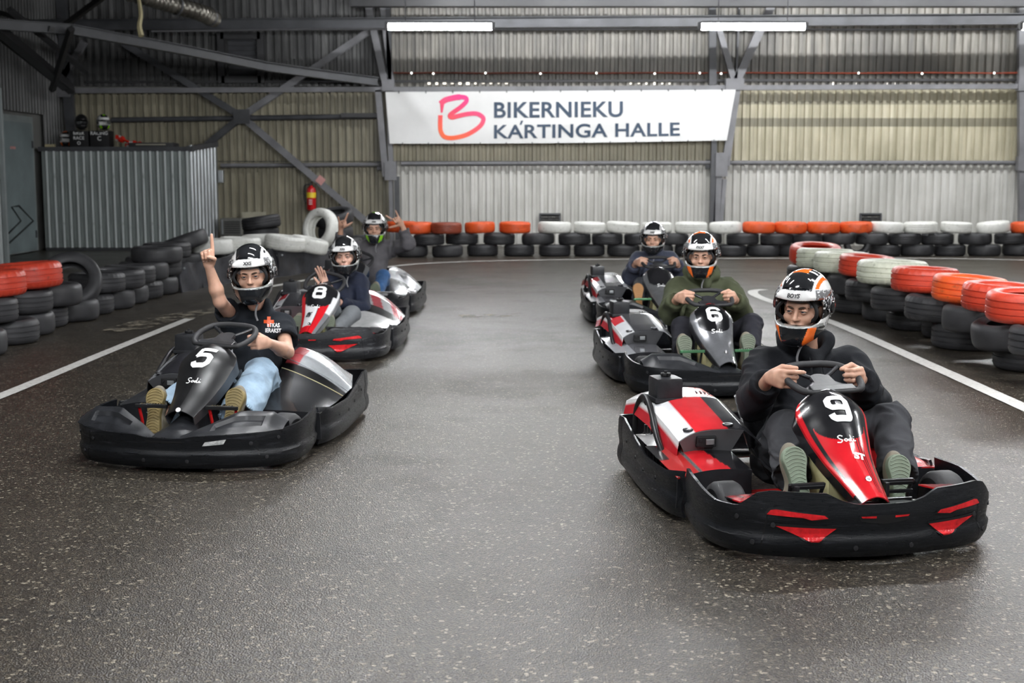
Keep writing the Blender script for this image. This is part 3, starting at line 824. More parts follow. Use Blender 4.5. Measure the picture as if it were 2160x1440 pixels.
tyre(xat(52, 11.9, .56) - .31, 11.9, .56, .62, 'r', 'red-orange tyre at the left edge, topmost and nearest of the left barrier', 'lug', (0, -.05), hs=1.1)
tyre(xat(129, 12.75, .57) - .33, 12.75, .57, .66, 'r', 'large red-orange tyre on top of the left barrier behind the edge one', 'lug', (0, -.06), hs=1.15)
tyre(xat(158, 14.35, .36), 14.2, .40, .66, 'k', 'black tyre tipped up on edge with an orange smear in the left barrier', 'smooth', (.95, .35), hs=.85)
tyre(xat(331, 16.9, .5), 16.9, .52, .64, 'k', 'wide black tyre lying third high where the left barrier meets the rubber belt', 'smooth', (0, 0))
tyre(xat(352, 17.8, .52), 17.8, .52, .64, 'k', 'black tyre lying third high just behind the wide one', 'groove', (0, -.02))
tyre(xat(390, 18.7, .55), 18.7, .58, .66, 'k', 'black tyre tilted up on the left barrier below the raised finger', 'smooth', (.05, -.32))
wt = [(405, 19.6, .60, -.02), (447, 19.1, .60, 0), (506, 19.6, .62, .03), (550, 20.5, .60, -.03), (601, 20.1, .62, .12), (652, 20.7, .60, .22)]
for i, (px, Y, D, tl) in enumerate(wt):
    z = .50 - (.06 if i > 4 else 0)
    tyre(xat(px, Y, z), Y, z, D, 'w', f"white tyre, {ORD[i]} from left in the row above the rubber belt", 'lug' if i in (2, 4) else 'smooth', (0, tl), hs=1.05)
_o = tyre(xat(676, 21.4, .56), 21.4, .66, .66, 'w', 'white tyre standing on edge at the right end of the rubber belt', 'smooth')
_o.rotation_euler = (1.38, 0, -.62)
tyre(xat(704, 22.6, .72), 22.6, .80, .68, 'k', 'large black tyre tilted behind the upright white tyre', 'smooth', (.25, -.12))
tyre(xat(551, 22.5, .72), 22.5, .72, .66, 'k', 'black tyre lying tilted on top of the white tyres by the wall', 'groove', (0, -.14))
# low tyres hidden under the belt and the white row keep it all standing
for k, (px, Y) in enumerate([(420, 18.6), (470, 19.4), (520, 20.2), (570, 20.6), (620, 21.0), (670, 21.5), (708, 22.6), (760, 23.2), (805, 24.0), (551, 22.6), (352, 17.9), (390, 18.4)]):
    for L_ in (0, 1):
        z = .112 + .21 * L_ + (-.0)
        tyre(xat(px, Y + .15, z) - .26, Y + .15, z, .60, 'k', 'black tyre mostly hidden behind the rubber belt', 'smooth', (0, 0), group='black tyres under the white row behind the rubber belt')
for L_ in (2,):
    tyre(xat(708, 22.7, .56), 22.7, .54, .60, 'k', 'black tyre beneath the large tilted black tyre', 'smooth')
    tyre(xat(551, 22.6, .54), 22.6, .54, .60, 'k', 'black tyre beneath the tilted tyre at the wall', 'smooth')
# rubber belt leaned against the tyres
def belt():
    t = thing('rubber_belt', 'long black rubber belt standing on edge along the left barrier', 'barrier')
    segs = [((386, 617), (434, 606), .37, .37), ((432, 607), (500, 595), .36, .40), ((498, 596), (592, 583), .38, .42), ((588, 584), (700, 569), .38, .36)]
    for j, (a, b_, h0, h1) in enumerate(segs):
        A, B = gp(*a), gp(*b_)
        n, m_ = 10, 5
        d = (B - A).normalized(); nr = Vector((-d.y, d.x, 0))
        if nr.y < 0: nr = -nr
        vs = []
        for s_ in (0, 1):
            for q in range(m_ + 1):
                for i in range(n + 1):
                    f = i / n; h = h0 * (1 - f) + h1 * f; z = h * q / m_
                    wob = .025 * math.sin(3 * q / m_ + 2.3 * f * 4 + j) + .02 * (q / m_)
                    vs.append(A.lerp(B, f) + nr * (wob + s_ * .02) + Vector((0, 0, z + .015 * math.sin(7 * f + j) * q / m_)))
        N = (n + 1) * (m_ + 1)
        fs = [(q * (n + 1) + i, q * (n + 1) + i + 1, (q + 1) * (n + 1) + i + 1, (q + 1) * (n + 1) + i) for q in range(m_) for i in range(n)]
        fs += [tuple(N + k for k in f[::-1]) for f in fs]
        top_ = [(m_ * (n + 1) + i, m_ * (n + 1) + i + 1, N + m_ * (n + 1) + i + 1, N + m_ * (n + 1) + i) for i in range(n)]
        fs += top_
        for i in (0, n): fs += [(q * (n + 1) + i, (q + 1) * (n + 1) + i, N + (q + 1) * (n + 1) + i, N + q * (n + 1) + i) for q in range(m_)]
        me = mkmesh('belt_section', vs, fs, 'belt_rubber', True); me.set_sharp_from_angle(angle=.6)
        ob('belt_section', me, t)
        for f in (.06, .93):
            p = A.lerp(B, f) - nr * .006 + Vector((0, 0, h0 * .85))
            MB().lathe([(.001, .004), (.014, .003), (.016, 0)], 10, Matrix.Translation(p) @ Matrix.Rotation(pi / 2, 4, 'X')).build('bolt', 'galvanised', t)
belt()
# ================================================================== KARTS
simple('kart_plastic', (0.016, 0.017, 0.020), 0.38, 0, 0.35, 45, 0.10, nscale=9)
def scuffed(name, lo, hi):
    m, nt, b = newmat(name)
    v = coords(nt, (1.2, 1.2, 9))
    n_ = noise(nt, v, 5, 6, 0.7); n2 = noise(nt, v, 22, 4, .7)
    c = ramp(nt, n_, [(0.56, lo), (0.66, hi), (0.82, tuple(x * 1.6 for x in hi))])
    nt.links.new(c, b.inputs['Base Color'])
    nt.links.new(ramp(nt, n2, [(0.3, .22), (0.7, .48)]), b.inputs['Roughness'])
    b.inputs['Specular IOR Level'].default_value = .38
    bump(nt, b, n2, .30, .005)
scuffed('bumper_scuffed', (0.006, 0.007, 0.009), (0.022, 0.023, 0.028))
scuffed('bumper_grey', (0.020, 0.021, 0.024), (0.075, 0.077, 0.082))
simple('body_shell', (1, 1, 1), 0.20, 0, 0.10, attr=True, coat=0.6, nscale=14)
simple('body_matt', (1, 1, 1), 0.36, 0, 0.15, attr=True, nscale=14)
m, nt, b = newmat('body_silver')
v = coords(nt, (1, 1, 1))
nt.links.new(mixc(nt, 1.0, ramp(nt, noise(nt, v, 9, 6, .7), [(.35, .75), (.65, 1.0)]), _n(nt, 'ShaderNodeAttribute', attribute_name='Col').outputs['Color'], 'MULTIPLY'), b.inputs['Base Color'])
b.inputs['Metallic'].default_value = .45; b.inputs['Roughness'].default_value = .24; b.inputs['Coat Weight'].default_value = .4
simple('tyre_slick', (0.020, 0.020, 0.022), 0.62, 0, 0.3, 40, .1)
simple('rim_dark', (0.05, 0.05, 0.055), 0.35, 0.6)
simple('frame_red', (0.50, 0.012, 0.014), 0.3, coat=.4)
simple('frame_dark', (0.02, 0.02, 0.022), 0.35, 0.3)
simple('chrome', (0.62, 0.62, 0.62), 0.18, 1.0)
simple('seat_shell', (0.018, 0.018, 0.020), 0.30, 0, .2)
simple('digit_white', (0.84, 0.84, 0.84), 0.35, 0, .02)
simple('marking_black', (0.010, 0.010, 0.012), 0.4)
simple('marking_red', (0.62, 0.012, 0.018), 0.4)
simple('insert_red', (0.62, 0.015, 0.020), 0.32, 0, .35, nscale=30)
simple('slot_black', (0.004, 0.004, 0.005), 0.6)
m, nt, b = newmat('fuel_tank')
nt.links.new(ramp(nt, noise(nt, coords(nt), 5, 3), [(.3, (.34, .31, .14)), (.7, (.46, .43, .24))]), b.inputs['Base Color'])
b.inputs['Roughness'].default_value = .42; b.inputs['Subsurface Weight'].default_value = .25; b.inputs['Subsurface Radius'].default_value = (.03, .03, .02)
simple('sticker_paper', (0.55, 0.56, 0.56), 0.5, 0, .4, nscale=60)
simple('green_bar', (0.10, 0.26, 0.13), 0.25, 0.6)

def lerp(a, b, t): return a + (b - a) * t
def interp(tab, x):
    """tab: list of (x, tuple...) -> linear interpolation"""
    if x <= tab[0][0]: return tab[0][1:]
    for p, q in zip(tab, tab[1:]):
        if x <= q[0]:
            t = (x - p[0]) / (q[0] - p[0]); t = t * t * (3 - 2 * t) if False else t
            return tuple(lerp(a, b, t) for a, b in zip(p[1:], q[1:]))
    return tab[-1][1:]
class Path2:
    def __init__(s, pts, per=14):
        P = catmull([Vector((p[0], p[1], 0)) for p in pts], per)
        s.P = P; s.L = [0.0]
        for a, b_ in zip(P, P[1:]): s.L.append(s.L[-1] + (b_ - a).length)
        s.len = s.L[-1]
    def at(s, q):   # q in 0..len -> point, outward normal
        q = max(0, min(s.len - 1e-6, q)); lo = 0
        for i in range(len(s.L) - 1):
            if s.L[i + 1] >= q: lo = i; break
        t = (q - s.L[lo]) / max(1e-9, s.L[lo + 1] - s.L[lo]); p = s.P[lo].lerp(s.P[lo + 1], t)
        a = s.P[max(lo - 1, 0)]; b_ = s.P[min(lo + 2, len(s.P) - 1)]; d = (b_ - a).normalized()
        return p, Vector((d.y, -d.x, 0))
# front bumper plan, left to right; outward is towards -y at the front
FB = Path2([(-.60, .68), (-.625, .50), (-.61, .30), (-.53, .15), (-.36, .055), (-.15, .012), (0, 0), (.15, .012), (.36, .055), (.53, .15), (.61, .30), (.625, .50), (.60, .68)])
def fb_off(z):   # profile of the band, outward offset with height
    return interp([(0, -.042), (.03, -.022), (.060, -.004), (.105, .003), (.113, -.007), (.13, -.008), (.20, .001), (.26, -.004), (.34, -.012)], z)[0]
def fb_top(kind, q):
    s = abs(q - FB.len / 2)
    if kind == 'tall': return interp([(0, .245), (.12, .247), (.18, .262), (.24, .292), (.46, .298), (.52, .285), (.60, .225), (.72, .222), (.95, .262), (1.2, .27)], s)[0]
    return interp([(0, .190), (.10, .190), (.16, .202), (.5, .215), (.62, .222), (.80, .235), (1.05, .262), (1.2, .265)], s)[0]
def fb_pt(q, z, extra=0.0):
    p, n = FB.at(q); return Vector((p.x, p.y, z)) + n * (fb_off(z) + extra)
def grid(name, fn, nu, nv, mat, parent, colfn=None, thick=0.0, smooth=True, label=None, flip=False, sharp=None):
    """fn(u, v) for u, v in 0..1; thick > 0 gives the sheet a back side"""
    vs, cs = [], []
    for j in range(nv + 1):
        for i in range(nu + 1):
            u, v = i / nu, j / nv; vs.append(Vector(fn(u, v))); cs.append(colfn(u, v) if colfn else (1, 1, 1))
    W_ = nu + 1
    fs = [(j * W_ + i, j * W_ + i + 1, (j + 1) * W_ + i + 1, (j + 1) * W_ + i) for j in range(nv) for i in range(nu)]
    if flip: fs = [f[::-1] for f in fs]
    me = mkmesh(name, vs, fs, mat, smooth)
    if thick:
        nn = [Vector(v.normal) for v in me.vertices]
        N = len(vs); vs2 = vs + [v - n_ * thick for v, n_ in zip(vs, nn)]
        f2 = fs + [tuple(N + k for k in f[::-1]) for f in fs]
        ring = [i for i in range(W_)] + [j * W_ + nu for j in range(1, nv + 1)] + [nv * W_ + i for i in range(nu - 1, -1, -1)] + [j * W_ for j in range(nv - 1, 0, -1)]
        m_ = len(ring)
        side = [(ring[(k + 1) % m_], ring[k], N + ring[k], N + ring[(k + 1) % m_]) for k in range(m_)]
        if flip: side = [f[::-1] for f in side]
        f2 += side; vs, fs, cs = vs2, f2, cs + cs
        bpy.data.meshes.remove(me)
        me = mkmesh(name, vs, fs, mat, smooth, cs if colfn else None)
    elif colfn:
        bpy.data.meshes.remove(me); me = mkmesh(name, vs, fs, mat, smooth, cs)
    if smooth: me.set_sharp_from_angle(angle=sharp if sharp else math.radians(45))
    return ob(name, me, parent, label=label)
CACHE = {}
def shared(key, fn, name, parent, loc=None, rot=None, label=None):
    if key not in CACHE: CACHE[key] = fn()
    return ob(name, CACHE[key], parent, loc, rot, label)
BAND = {'black': 'bumper_scuffed', 'grey': 'bumper_grey'}
SB = Path2([(.60, .72), (.635, .84), (.64, 1.10), (.615, 1.40), (.59, 1.62), (.57, 1.78)], 12)
def sb_top(f): return interp([(0, .245), (.15, .222), (.45, .222), (.75, .262), (1, .292)], f)[0]
def band_obj(key, path, top, off, name, mat, parent, q0=0.0, q1=1.0, n=40, mirror=False, zlo=.03):
    def mk():
        def fn(u, v):
            q = path.len * lerp(q0, q1, u); p, n_ = path.at(q); zt = top(lerp(q0, q1, u)); z = lerp(zlo, zt, v)
            o_ = off(z)
            if v > .97: o_ -= .006
            P = Vector((p.x, p.y, z)) + n_ * o_
            if mirror: P.x = -P.x
            return P
        o = grid('tmp', fn, n, 12, mat, None, thick=.012, flip=mirror); me = o.data; bpy.data.objects.remove(o); me.name = name; return me
    return shared(key + mat, mk, name, parent)
def surf_patch(name, poly, mat, parent, surf, off=.004, sub=.03):
    """thin plate following a surface; poly in surface coordinates"""
    bm = bmesh.new(); vv = [bm.verts.new((p[0], p[1], 0)) for p in poly]; bm.faces.new(vv)
    bmesh.ops.triangulate(bm, faces=bm.faces)
    for _ in range(5):
        ed = [e for e in bm.edges if e.calc_length() > sub]
        if not ed: break
        bmesh.ops.subdivide_edges(bm, edges=ed, cuts=1)
        bmesh.ops.triangulate(bm, faces=bm.faces)
    bm.verts.index_update()
    vs = [surf(v.co.x, v.co.y, off) for v in bm.verts]; fs = [tuple(v.index for v in f.verts) for f in bm.faces]; bm.free()
    return ob(name, mkmesh(name, vs, fs, mat), parent)

# ---- nose panel: centre line (y, z, half width), from the steering column to the tip
NP = [(0.0, .700, .585, .060), (.10, .650, .605, .115), (.22, .575, .592, .150), (.36, .500, .545, .158), (.50, .425, .468, .140), (.64, .335, .392, .112), (.80, .215, .325, .086), (1.0, .075, .258, .064)]
def smooth_tab(tab, n=80):
    P = catmull([Vector(t[1:4]) for t in tab], 12); ss = []
    for a, b_ in zip(tab, tab[1:]): ss += [lerp(a[0], b_[0], k / 12) for k in range(12)]
    ss.append(tab[-1][0]); return [(s, p.x, p.y, p.z) for s, p in zip(ss, P)]
NPS = smooth_tab(NP)
def np_pt(s, t, extra=0.0):
    """s 0..1 along, t -1..1 across (|t|>1: the side skirt)"""
    y, z, hw = interp(NPS, s)
    y2, z2, _ = interp(NPS, min(1, s + .02)); y1, z1, _ = interp(NPS, max(0, s - .02))
    T = Vector((0, y2 - y1, z2 - z1)).normalized(); N = Vector((0, T.z, -T.y))
    if N.y > 0: N = -N
    if N.z < 0 and s < .5: N = Vector((0, -T.z, T.y))
    N = Vector((0, T.z, -T.y)); N = N if N.z >= 0 else -N
    a = max(-1, min(1, t)); drop = .42 * hw * abs(a) ** 2.3 + .01 * abs(a)
    x = hw * a + .028 * (1 - s)
    P = Vector((x, y, z)) - N * drop
    if abs(t) > 1:
        k = abs(t) - 1; P += (-N * 1.0 + Vector((0, .15, 0))) * k * (.55 * hw + .045) + Vector((math.copysign(1, t) * -.010 * k, 0, 0))
    side = Vector((math.copysign(1, t), 0, 0)) * (abs(a) ** 3) * .7
    return P + (N + side).normalized() * extra
BLK = (.012, .012, .014)
def nose_cols(style):
    RED = (.62, .012, .020); SIL = (.20, .205, .22); DG = (.050, .051, .056); WH = (.75, .75, .76)
    def f(u, v):
        s = v; t = lerp(-1.6, 1.6, u); a = abs(t)
        dome = a < .78 and s < .46 + .11 * max(0, 1 - (a / .78) ** 2) ** .5
        if style == 'red':
            if a > 1.12: return BLK
            if a > .90 and s > .10: return RED if s < .93 else BLK
            if a > .80: return BLK if s < .9 else RED
            if s < .46: return BLK
            if dome: return BLK
            if .30 < t < .62 and int((t - .30) / .055) % 2 == 0 and s < .96: return (.05, .01, .012)
            return RED
        if style == 'silver':
            if a > 1.15: return DG
            return (.010, .010, .012) if (dome or (s < .3 and a < .8)) else SIL
        if style == 'black':
            if a > 1.02: return DG
            return (.010, .010, .011)
        if style == 'white_red':
            if a > 1.15: return (.3, .3, .31)
            if dome or s < .40 and a < .9: return BLK
            if t < -.72: return RED
            if t < .15: return WH if s < .88 else RED
            if t < .22: return BLK
            if t < .72: return RED
            return WH if s < .62 else SIL
        if style == 'grey':
            if a > 1.1: return DG
            return (.03, .03, .034) if (dome or (s < .3 and a < .8)) else (.22, .225, .235)
    return f
def panel_surface(x, y, off):      # x metres across, y metres up the panel from s=.40
    s = .42 - y / .72
    hw = interp(NPS, max(0, min(1, s)))[2]
    return np_pt(s, x / hw, off)

def star_lathe(): pass
def wheel_meshes(r, wd, rim):
    tm = MB().lathe([(rim + .004, -wd / 2 + .01), (r - .03, -wd / 2), (r - .010, -wd / 2 + .008), (r, -wd / 2 + .025), (r + .001, 0), (r, wd / 2 - .025), (r - .010, wd / 2 - .008), (r - .03, wd / 2), (rim + .004, wd / 2 - .01), (rim, 0)], 36, Matrix.Rotation(pi / 2, 4, 'Y'), closed=True).mesh('tyre', 'tyre_slick', True)
    rm = MB().lathe([(.001, -wd / 2 + .035), (.022, -wd / 2 + .03), (.024, -wd / 2 + .05), (rim - .022, -wd / 2 + .055), (rim - .004, -wd / 2 + .012), (rim + .006, -wd / 2 + .008), (rim, 0), (rim + .006, wd / 2 - .008), (rim - .004, wd / 2 - .012), (rim - .022, wd / 2 - .055), (.024, wd / 2 - .05), (.001, wd / 2 - .03)], 28, Matrix.Rotation(pi / 2, 4, 'Y')).mesh('rim', 'rim_dark', True)
    return tm, rm

def cover_pt(u, v):
    """engine cover, u across (outer to inner), v front to rear"""
    x = lerp(-.56, -.13, u); y = lerp(.98, 1.72, v)
    base = interp([(0, .375), (.15, .405), (.5, .462), (.8, .475), (1, .44)], v)[0]
    xe = (u - .5) * 2
    z = base - .050 * abs(xe) ** 3.0 - (.03 if u > .8 else 0) * (u - .8) * 5
    x += .03 * (1 - v) * (1 - u)
    return Vector((x, y, z))
def pod_z_right(u, v):
    x = lerp(.24, .612, u); y = lerp(.70, 1.74, v)
    ridge = interp([(0, .225), (.12, .265), (.35, .365), (.6, .462), (.75, .478), (.9, .44), (1, .37)], v)[0]
    low = interp([(0, .215), (.3, .222), (.6, .255), (1, .27)], v)[0]
    k = u ** 1.7
    if v > .62: x = lerp(x, lerp(.24, .50, u), (v - .62) / .38)
    return Vector((x, y, lerp(ridge, low, k)))

def kart(key, label, X, Y, deg, nose='black', bump_kind='deck', band='black', number=None, digit_mat='digit_white', cover='grey', pods='black', letters=None, steer=0.0, lights=False, nose_text=None, pedal='frame_dark', bar='frame_dark'):
    R = thing('racing_kart', label, 'kart', (X, Y, 0), math.radians(deg))
    bm_ = BAND[band]
    # chassis
    def tray():
        mb = MB(); mb.prism([(-.20, .10), (.20, .10), (.27, .42), (.27, 1.0), (-.27, 1.0), (-.27, .42)], .035, .045, 'z'); return mb.mesh('floor_tray', 'frame_dark')
    shared('tray', tray, 'floor_tray', R)
    def rails():
        mb = MB()
        for s in (-1, 1):
            mb.tube(catmull([(s * .18, .09, .065), (s * .24, .35, .06), (s * .30, .8, .06), (s * .30, 1.3, .06), (s * .32, 1.80, .09)], 6), .015, 8)
        mb.tube([(-.24, .42, .06), (.24, .42, .06)], .014); mb.tube([(-.30, 1.0, .06), (.30, 1.0, .06)], .014); mb.tube([(-.32, 1.72, .08), (.32, 1.72, .08)], .015)
        return mb.mesh('chassis_frame', 'frame_red', True)
    shared('rails', rails, 'chassis_frame', R)
    shared('faxle', lambda: MB().tube([(-.52, .45, .125), (.52, .45, .125)], .013, 8).mesh('front_axle', 'chrome', True), 'front_axle', R)
    shared('raxle', lambda: MB().tube([(-.56, 1.5, .14), (.56, 1.5, .14)], .02, 10).mesh('rear_axle', 'chrome', True), 'rear_axle', R)
    for nm, r, wd, rim, xs, y in (('front_wheel', .128, .125, .068, .50, .45), ('rear_wheel', .14, .17, .07, .445, 1.5)):
        if nm not in CACHE: CACHE[nm] = wheel_meshes(r, wd, rim)
        for s in (-1, 1):
            t = ob(nm, CACHE[nm][0], R, (s * xs, y, r), (0, 0, math.radians(steer) if nm[0] == 'f' else 0))
            ob('rim', CACHE[nm][1], t)
    # bumpers
    kd = 'tall' if bump_kind == 'tall' else 'deck'
    def fbm():
        def fn(u, v):
            q = FB.len * u; z = lerp(.028, fb_top(kd, q), v); P = fb_pt(q, z)
            return P
        o = grid('tmp', fn, 120, 16, bm_, None, thick=.014); me = o.data; bpy.data.objects.remove(o); return me
    FBo = shared('fb' + kd + bm_, fbm, 'front_bumper', R)
    mid = FB.len / 2
    fsurf = lambda x, z, off: fb_pt(mid + x, z, off)
    # seams and bolts of the bumper
    for s in (-1, 1):
        surf_patch('seam', [(s * .50, .035), (s * .506, .035), (s * .476, .20), (s * .47, .20)], 'slot_black', FBo, fsurf, .0015)
        for q, z in ((.53, .085), (.45, .16), (.12, .07), (.60, .18)):
            P = fb_pt(mid + s * q, z, .001); _, n_ = FB.at(mid + s * q)
            M = Matrix.Translation(P) @ n_.to_track_quat('Z', 'Y').to_matrix().to_4x4()
            MB().lathe([(.011, -.002), (.010, .003), (.001, .004)], 10, M).build('bolt', 'rim_dark', FBo, True)
    if kd == 'tall':
        ins = 'insert_red'
        for s in (-1, 1):
            for poly, mt in (([(.235, .193), (.30, .186), (.335, .196), (.475, .204), (.46, .222), (.44, .226), (.25, .205)], ins), ([(.20, .150), (.44, .158), (.30, .098), (.27, .098)], ins)):
                big = [(lerp(sum(p[0] for p in poly) / len(poly), p[0], 1.09), lerp(sum(p[1] for p in poly) / len(poly), p[1], 1.35)) for p in poly]
                pl = [(s * p[0], p[1]) for p in poly]; bg = [(s * p[0], p[1]) for p in big]
                if s < 0: pl, bg = pl[::-1], bg[::-1]
                surf_patch('recess', bg, 'slot_black', FBo, fsurf, .003, .012); surf_patch('insert', pl, mt, FBo, fsurf, .0055, .012)
            surf_patch('insert', [(s * .04, .190), (s * .098, .192), (s * .104, .199), (s * .04, .199)][::s], ins, FBo, fsurf, .004)
        surf_patch('recess', [(-.112, .196), (-.10, .176), (0, .164), (.10, .176), (.112, .196), (.104, .202), (-.104, .202)], 'slot_black', FBo, fsurf, .0015)
        # red inner fairings between bumper and wheels
        for s in (-1, 1):
            def fn(u, v, s=s): return Vector((s * lerp(.30, .54, u), lerp(.13, .30, v) + .07 * u, lerp(.262, .235, u) - .02 * v))
            grid('inner_fairing', fn, 10, 6, 'body_shell', R, lambda u, v: ((.55, .012, .018) if int(u * 9) % 2 == 0 or v < .5 else BLK), thick=.006, flip=(s < 0))
        grid('front_cover', lambda u, v: Vector((lerp(-.26, .26, u) * (1 - .3 * v), lerp(.03, .20, v), .225 - .02 * v)), 10, 4, 'kart_plastic', R, thick=.006)
    else:
        for s in (-1, 1):
            def fn(u, v, s=s):
                x = lerp(.075, .575, u)
                yf = FB.at(mid + x * 1.06)[0].y + .006
                depth = interp([(0, .05), (.2, .12), (.6, .19), (1, .10)], u)[0]
                zf = fb_top('deck', mid + x) + .001
                crest = interp([(0, .195), (.25, .245), (.5, .300), (.85, .298), (1, .25)], u)[0]
                z = zf + (crest - zf) * (1 - (1 - v) ** 1.6)
                if .32 < u < .80 and .25 < v < .62: z -= .020
                return Vector((s * x, yf + depth * v, z))
            grid('front_fairing', fn, 40, 18, 'kart_plastic', R, thick=.006, flip=(s < 0), sharp=.5)
            def back(u, v, s=s):
                P = fn(u, 1.0, s); return Vector((P.x, P.y + .03 * v, P.z - .12 * v))
            grid('fairing_back', back, 20, 3, 'kart_plastic', R, thick=.004, flip=(s < 0))
        def cen(u, v):
            x = lerp(-.15, .15, u); return Vector((x * (1 - .45 * v), lerp(.02, .26, v), .188 + .09 * v * (1 - (u - .5) ** 2 * 4) - .01))
        grid('front_cover', cen, 12, 8, 'kart_plastic', R, thick=.006)
        surf_patch('slot', [(-.10, .165), (.10, .165), (.095, .176), (-.095, .176)], 'slot_black', FBo, fsurf, .002)
    if key == 5:
        surf_patch('torn_sticker', [(.20, .150), (.31, .160), (.325, .186), (.25, .176), (.215, .172)], 'sticker_paper', FBo, fsurf, .003)
    off_s = lambda z: interp([(0, -.03), (.04, -.006), (.07, .004), (.11, .004), (.128, -.008), (.16, -.006), (.20, 0), (.3, -.004)], z)[0]
    for s in (-1, 1):
        so = band_obj('sb%d' % s, SB, sb_top, off_s, 'side_bumper', bm_, R, mirror=(s < 0))
        for f, z in ((.25, .16), (.45, .15), (.62, .17), (.62, .10), (.85, .2)):
            p, n_ = SB.at(SB.len * f); P = Vector((p.x * s, p.y, z)); n_ = Vector((n_.x * s, n_.y, 0))
            M = Matrix.Translation(P + n_ * .001) @ n_.to_track_quat('Z', 'Y').to_matrix().to_4x4()
            MB().lathe([(.009, -.002), (.008, .003), (.001, .003)], 8, M).build('bolt', 'slot_black', so, True)
    RBp = Path2([(.57, 1.785), (.555, 1.90), (.48, 1.965), (.3, 1.985), (0, 1.99), (-.3, 1.985), (-.48, 1.965), (-.555, 1.90), (-.57, 1.785)], 8)
    band_obj('rb', RBp, lambda f: .292 - .03 * math.sin(pi * f), off_s, 'rear_bumper', bm_, R, n=50)
    # left pod
    PC = {'red': ((.60, .015, .022), BLK), 'black': ((.022, .023, .026), (.030, .031, .034)), 'silver': ((.34, .35, .37), (.05, .05, .055)), 'white_red': ((.62, .62, .62), (.55, .02, .03))}
    pa, pb = PC[pods]
    def lp(u, v):
        x = lerp(-.618, -.27, u); y = lerp(.735, 1.12, v)
        if u < .25: y += .10 * (1 - u / .25) * v
        return Vector((x, y, .232 + .045 * v - .02 * (1 - u) + .02 * math.sin(pi * u)))
    def lpc(u, v):
        if pods == 'red':
            if u < .30: return (.40, .018, .018) if (v < .55 or u > .12) else BLK
            if u < .33: return (.10, .10, .10)
            if u < .72 - .18 * v: return pa
            return BLK
        if pods == 'silver': return (.10, .10, .11) if u > .35 else (.30, .31, .33)
        return pb if u > .35 else pa
    grid('side_pod', lp, 40, 20, 'body_shell' if pods != 'black' else 'body_matt', R, lpc, thick=.006)
    grid('pod_front', lambda u, v: Vector((lerp(-.618, -.27, u), .735 + .015 * (1 - v), lerp(.07, lp(u, 0).z, v))), 16, 6, 'kart_plastic', R, thick=.005)
    grid('pod_inner', lambda u, v: Vector((-.27 + .01 * (1 - v), lerp(.75, 1.12, u), lerp(.05, lp(1, u).z, v))), 8, 4, 'kart_plastic', R, thick=.004)
    # outer rear channel beside the engine
    grid('wheel_guard', lambda u, v: Vector((lerp(-.605, -.53, u), lerp(1.10, 1.42, v), .245 + .03 * v + .05 * u * math.sin(pi * v))), 6, 10, 'body_silver', R, lambda u, v: (.5, .5, .5), thick=.004)
    # right pod
    rc = {'red': lambda u, v: ((.60, .02, .022) if v < .34 + .1 * u else ((.03, .03, .03) if v < .38 + .1 * u else ((.45, .46, .48) if u > .35 else (.55, .05, .05)))),
          'black': lambda u, v: ((.030, .031, .034) if v < .40 + .12 * (u - .5) ** 2 else ((.008, .008, .009) if v < .50 else ((.40, .42, .44) if u > .22 or v > .9 else (.45, .06, .07)))),
          'silver': lambda u, v: ((.08, .085, .09) if v < .34 else ((.01, .01, .012) if v < .40 else (.42, .43, .45))),
          'white_red': lambda u, v: ((.65, .65, .65) if v < .30 else ((.008, .008, .009) if v < .42 else ((.50, .51, .52) if (u + v) % .5 < .25 else (.50, .06, .08))))}[pods]
    def rpc(u, v):
        return rc(u, v)
    grid('side_pod', pod_z_right, 40, 60, 'body_silver' if pods != 'red' else 'body_shell', R, rpc, thick=.006)
    grid('pod_front', lambda u, v: Vector((lerp(.24, .612, u), .70 + .02 * (1 - v), lerp(.06, pod_z_right(u, 0).z, v))), 16, 6, 'kart_plastic', R, thick=.005)
    grid('pod_inner', lambda u, v: Vector((.24, lerp(.72, 1.72, u), lerp(.05, pod_z_right(0, u).z - .003, v))), 20, 6, 'seat_shell', R, thick=.004, flip=True)
    grid('pod_rear', lambda u, v: Vector((lerp(.25, .49, u), 1.735 + .01 * v, lerp(.10, pod_z_right(u, 1).z - .003, v))), 8, 4, 'kart_plastic', R, thick=.004, flip=True)
    if pods == 'black':
        for dv in (0, .10):
            MB().tube([pod_z_right(u / 20, .40 + dv + .12 * (u / 20 - .5) ** 2) + Vector((0, 0, .001)) for u in range(21)], .0028, 6).build('trim_line', 'strap_yellow' if dv == 0 else 'galvanised', R, True)
    if letters:
        vs, fs = text_geo(letters, .15, .005, .25)
        ob('lettering', mkmesh('lettering', [pod_z_right(.15 + (v.y + .08) * 3.0, .42 + (v.x + .12) * 1.5 * .9) + Vector((.002, 0, .006)) for v in vs], fs, 'marking_black'), R)
    # engine, cover, intake, guard tube
    CC = {'red': lambda u, v: ((.60, .02, .028) if (.18 < u < .60 and v < .62) or (u > .62 and v > .55) else ((.72, .73, .75) if u < .18 or v > .72 else (.03, .03, .035))),
          'grey': lambda u, v: ((.02, .02, .024) if .12 < u < .55 and v < .7 else ((.30, .31, .33) if v < .8 else (.45, .04, .05))),
          'silver': lambda u, v: ((.04, .04, .045) if .2 < u < .7 and v < .6 else ((.60, .61, .63) if not (u < .2 and v > .3) else (.50, .03, .04)))}[cover]
    ec = grid('engine_cover', cover_pt, 40, 50, 'body_shell', R, CC, thick=.006)
    def lipf(u, v): 
        P = cover_pt(0, u); return Vector((P.x - .015 * v, P.y, P.z - .10 * v * (1 - .3 * u)))
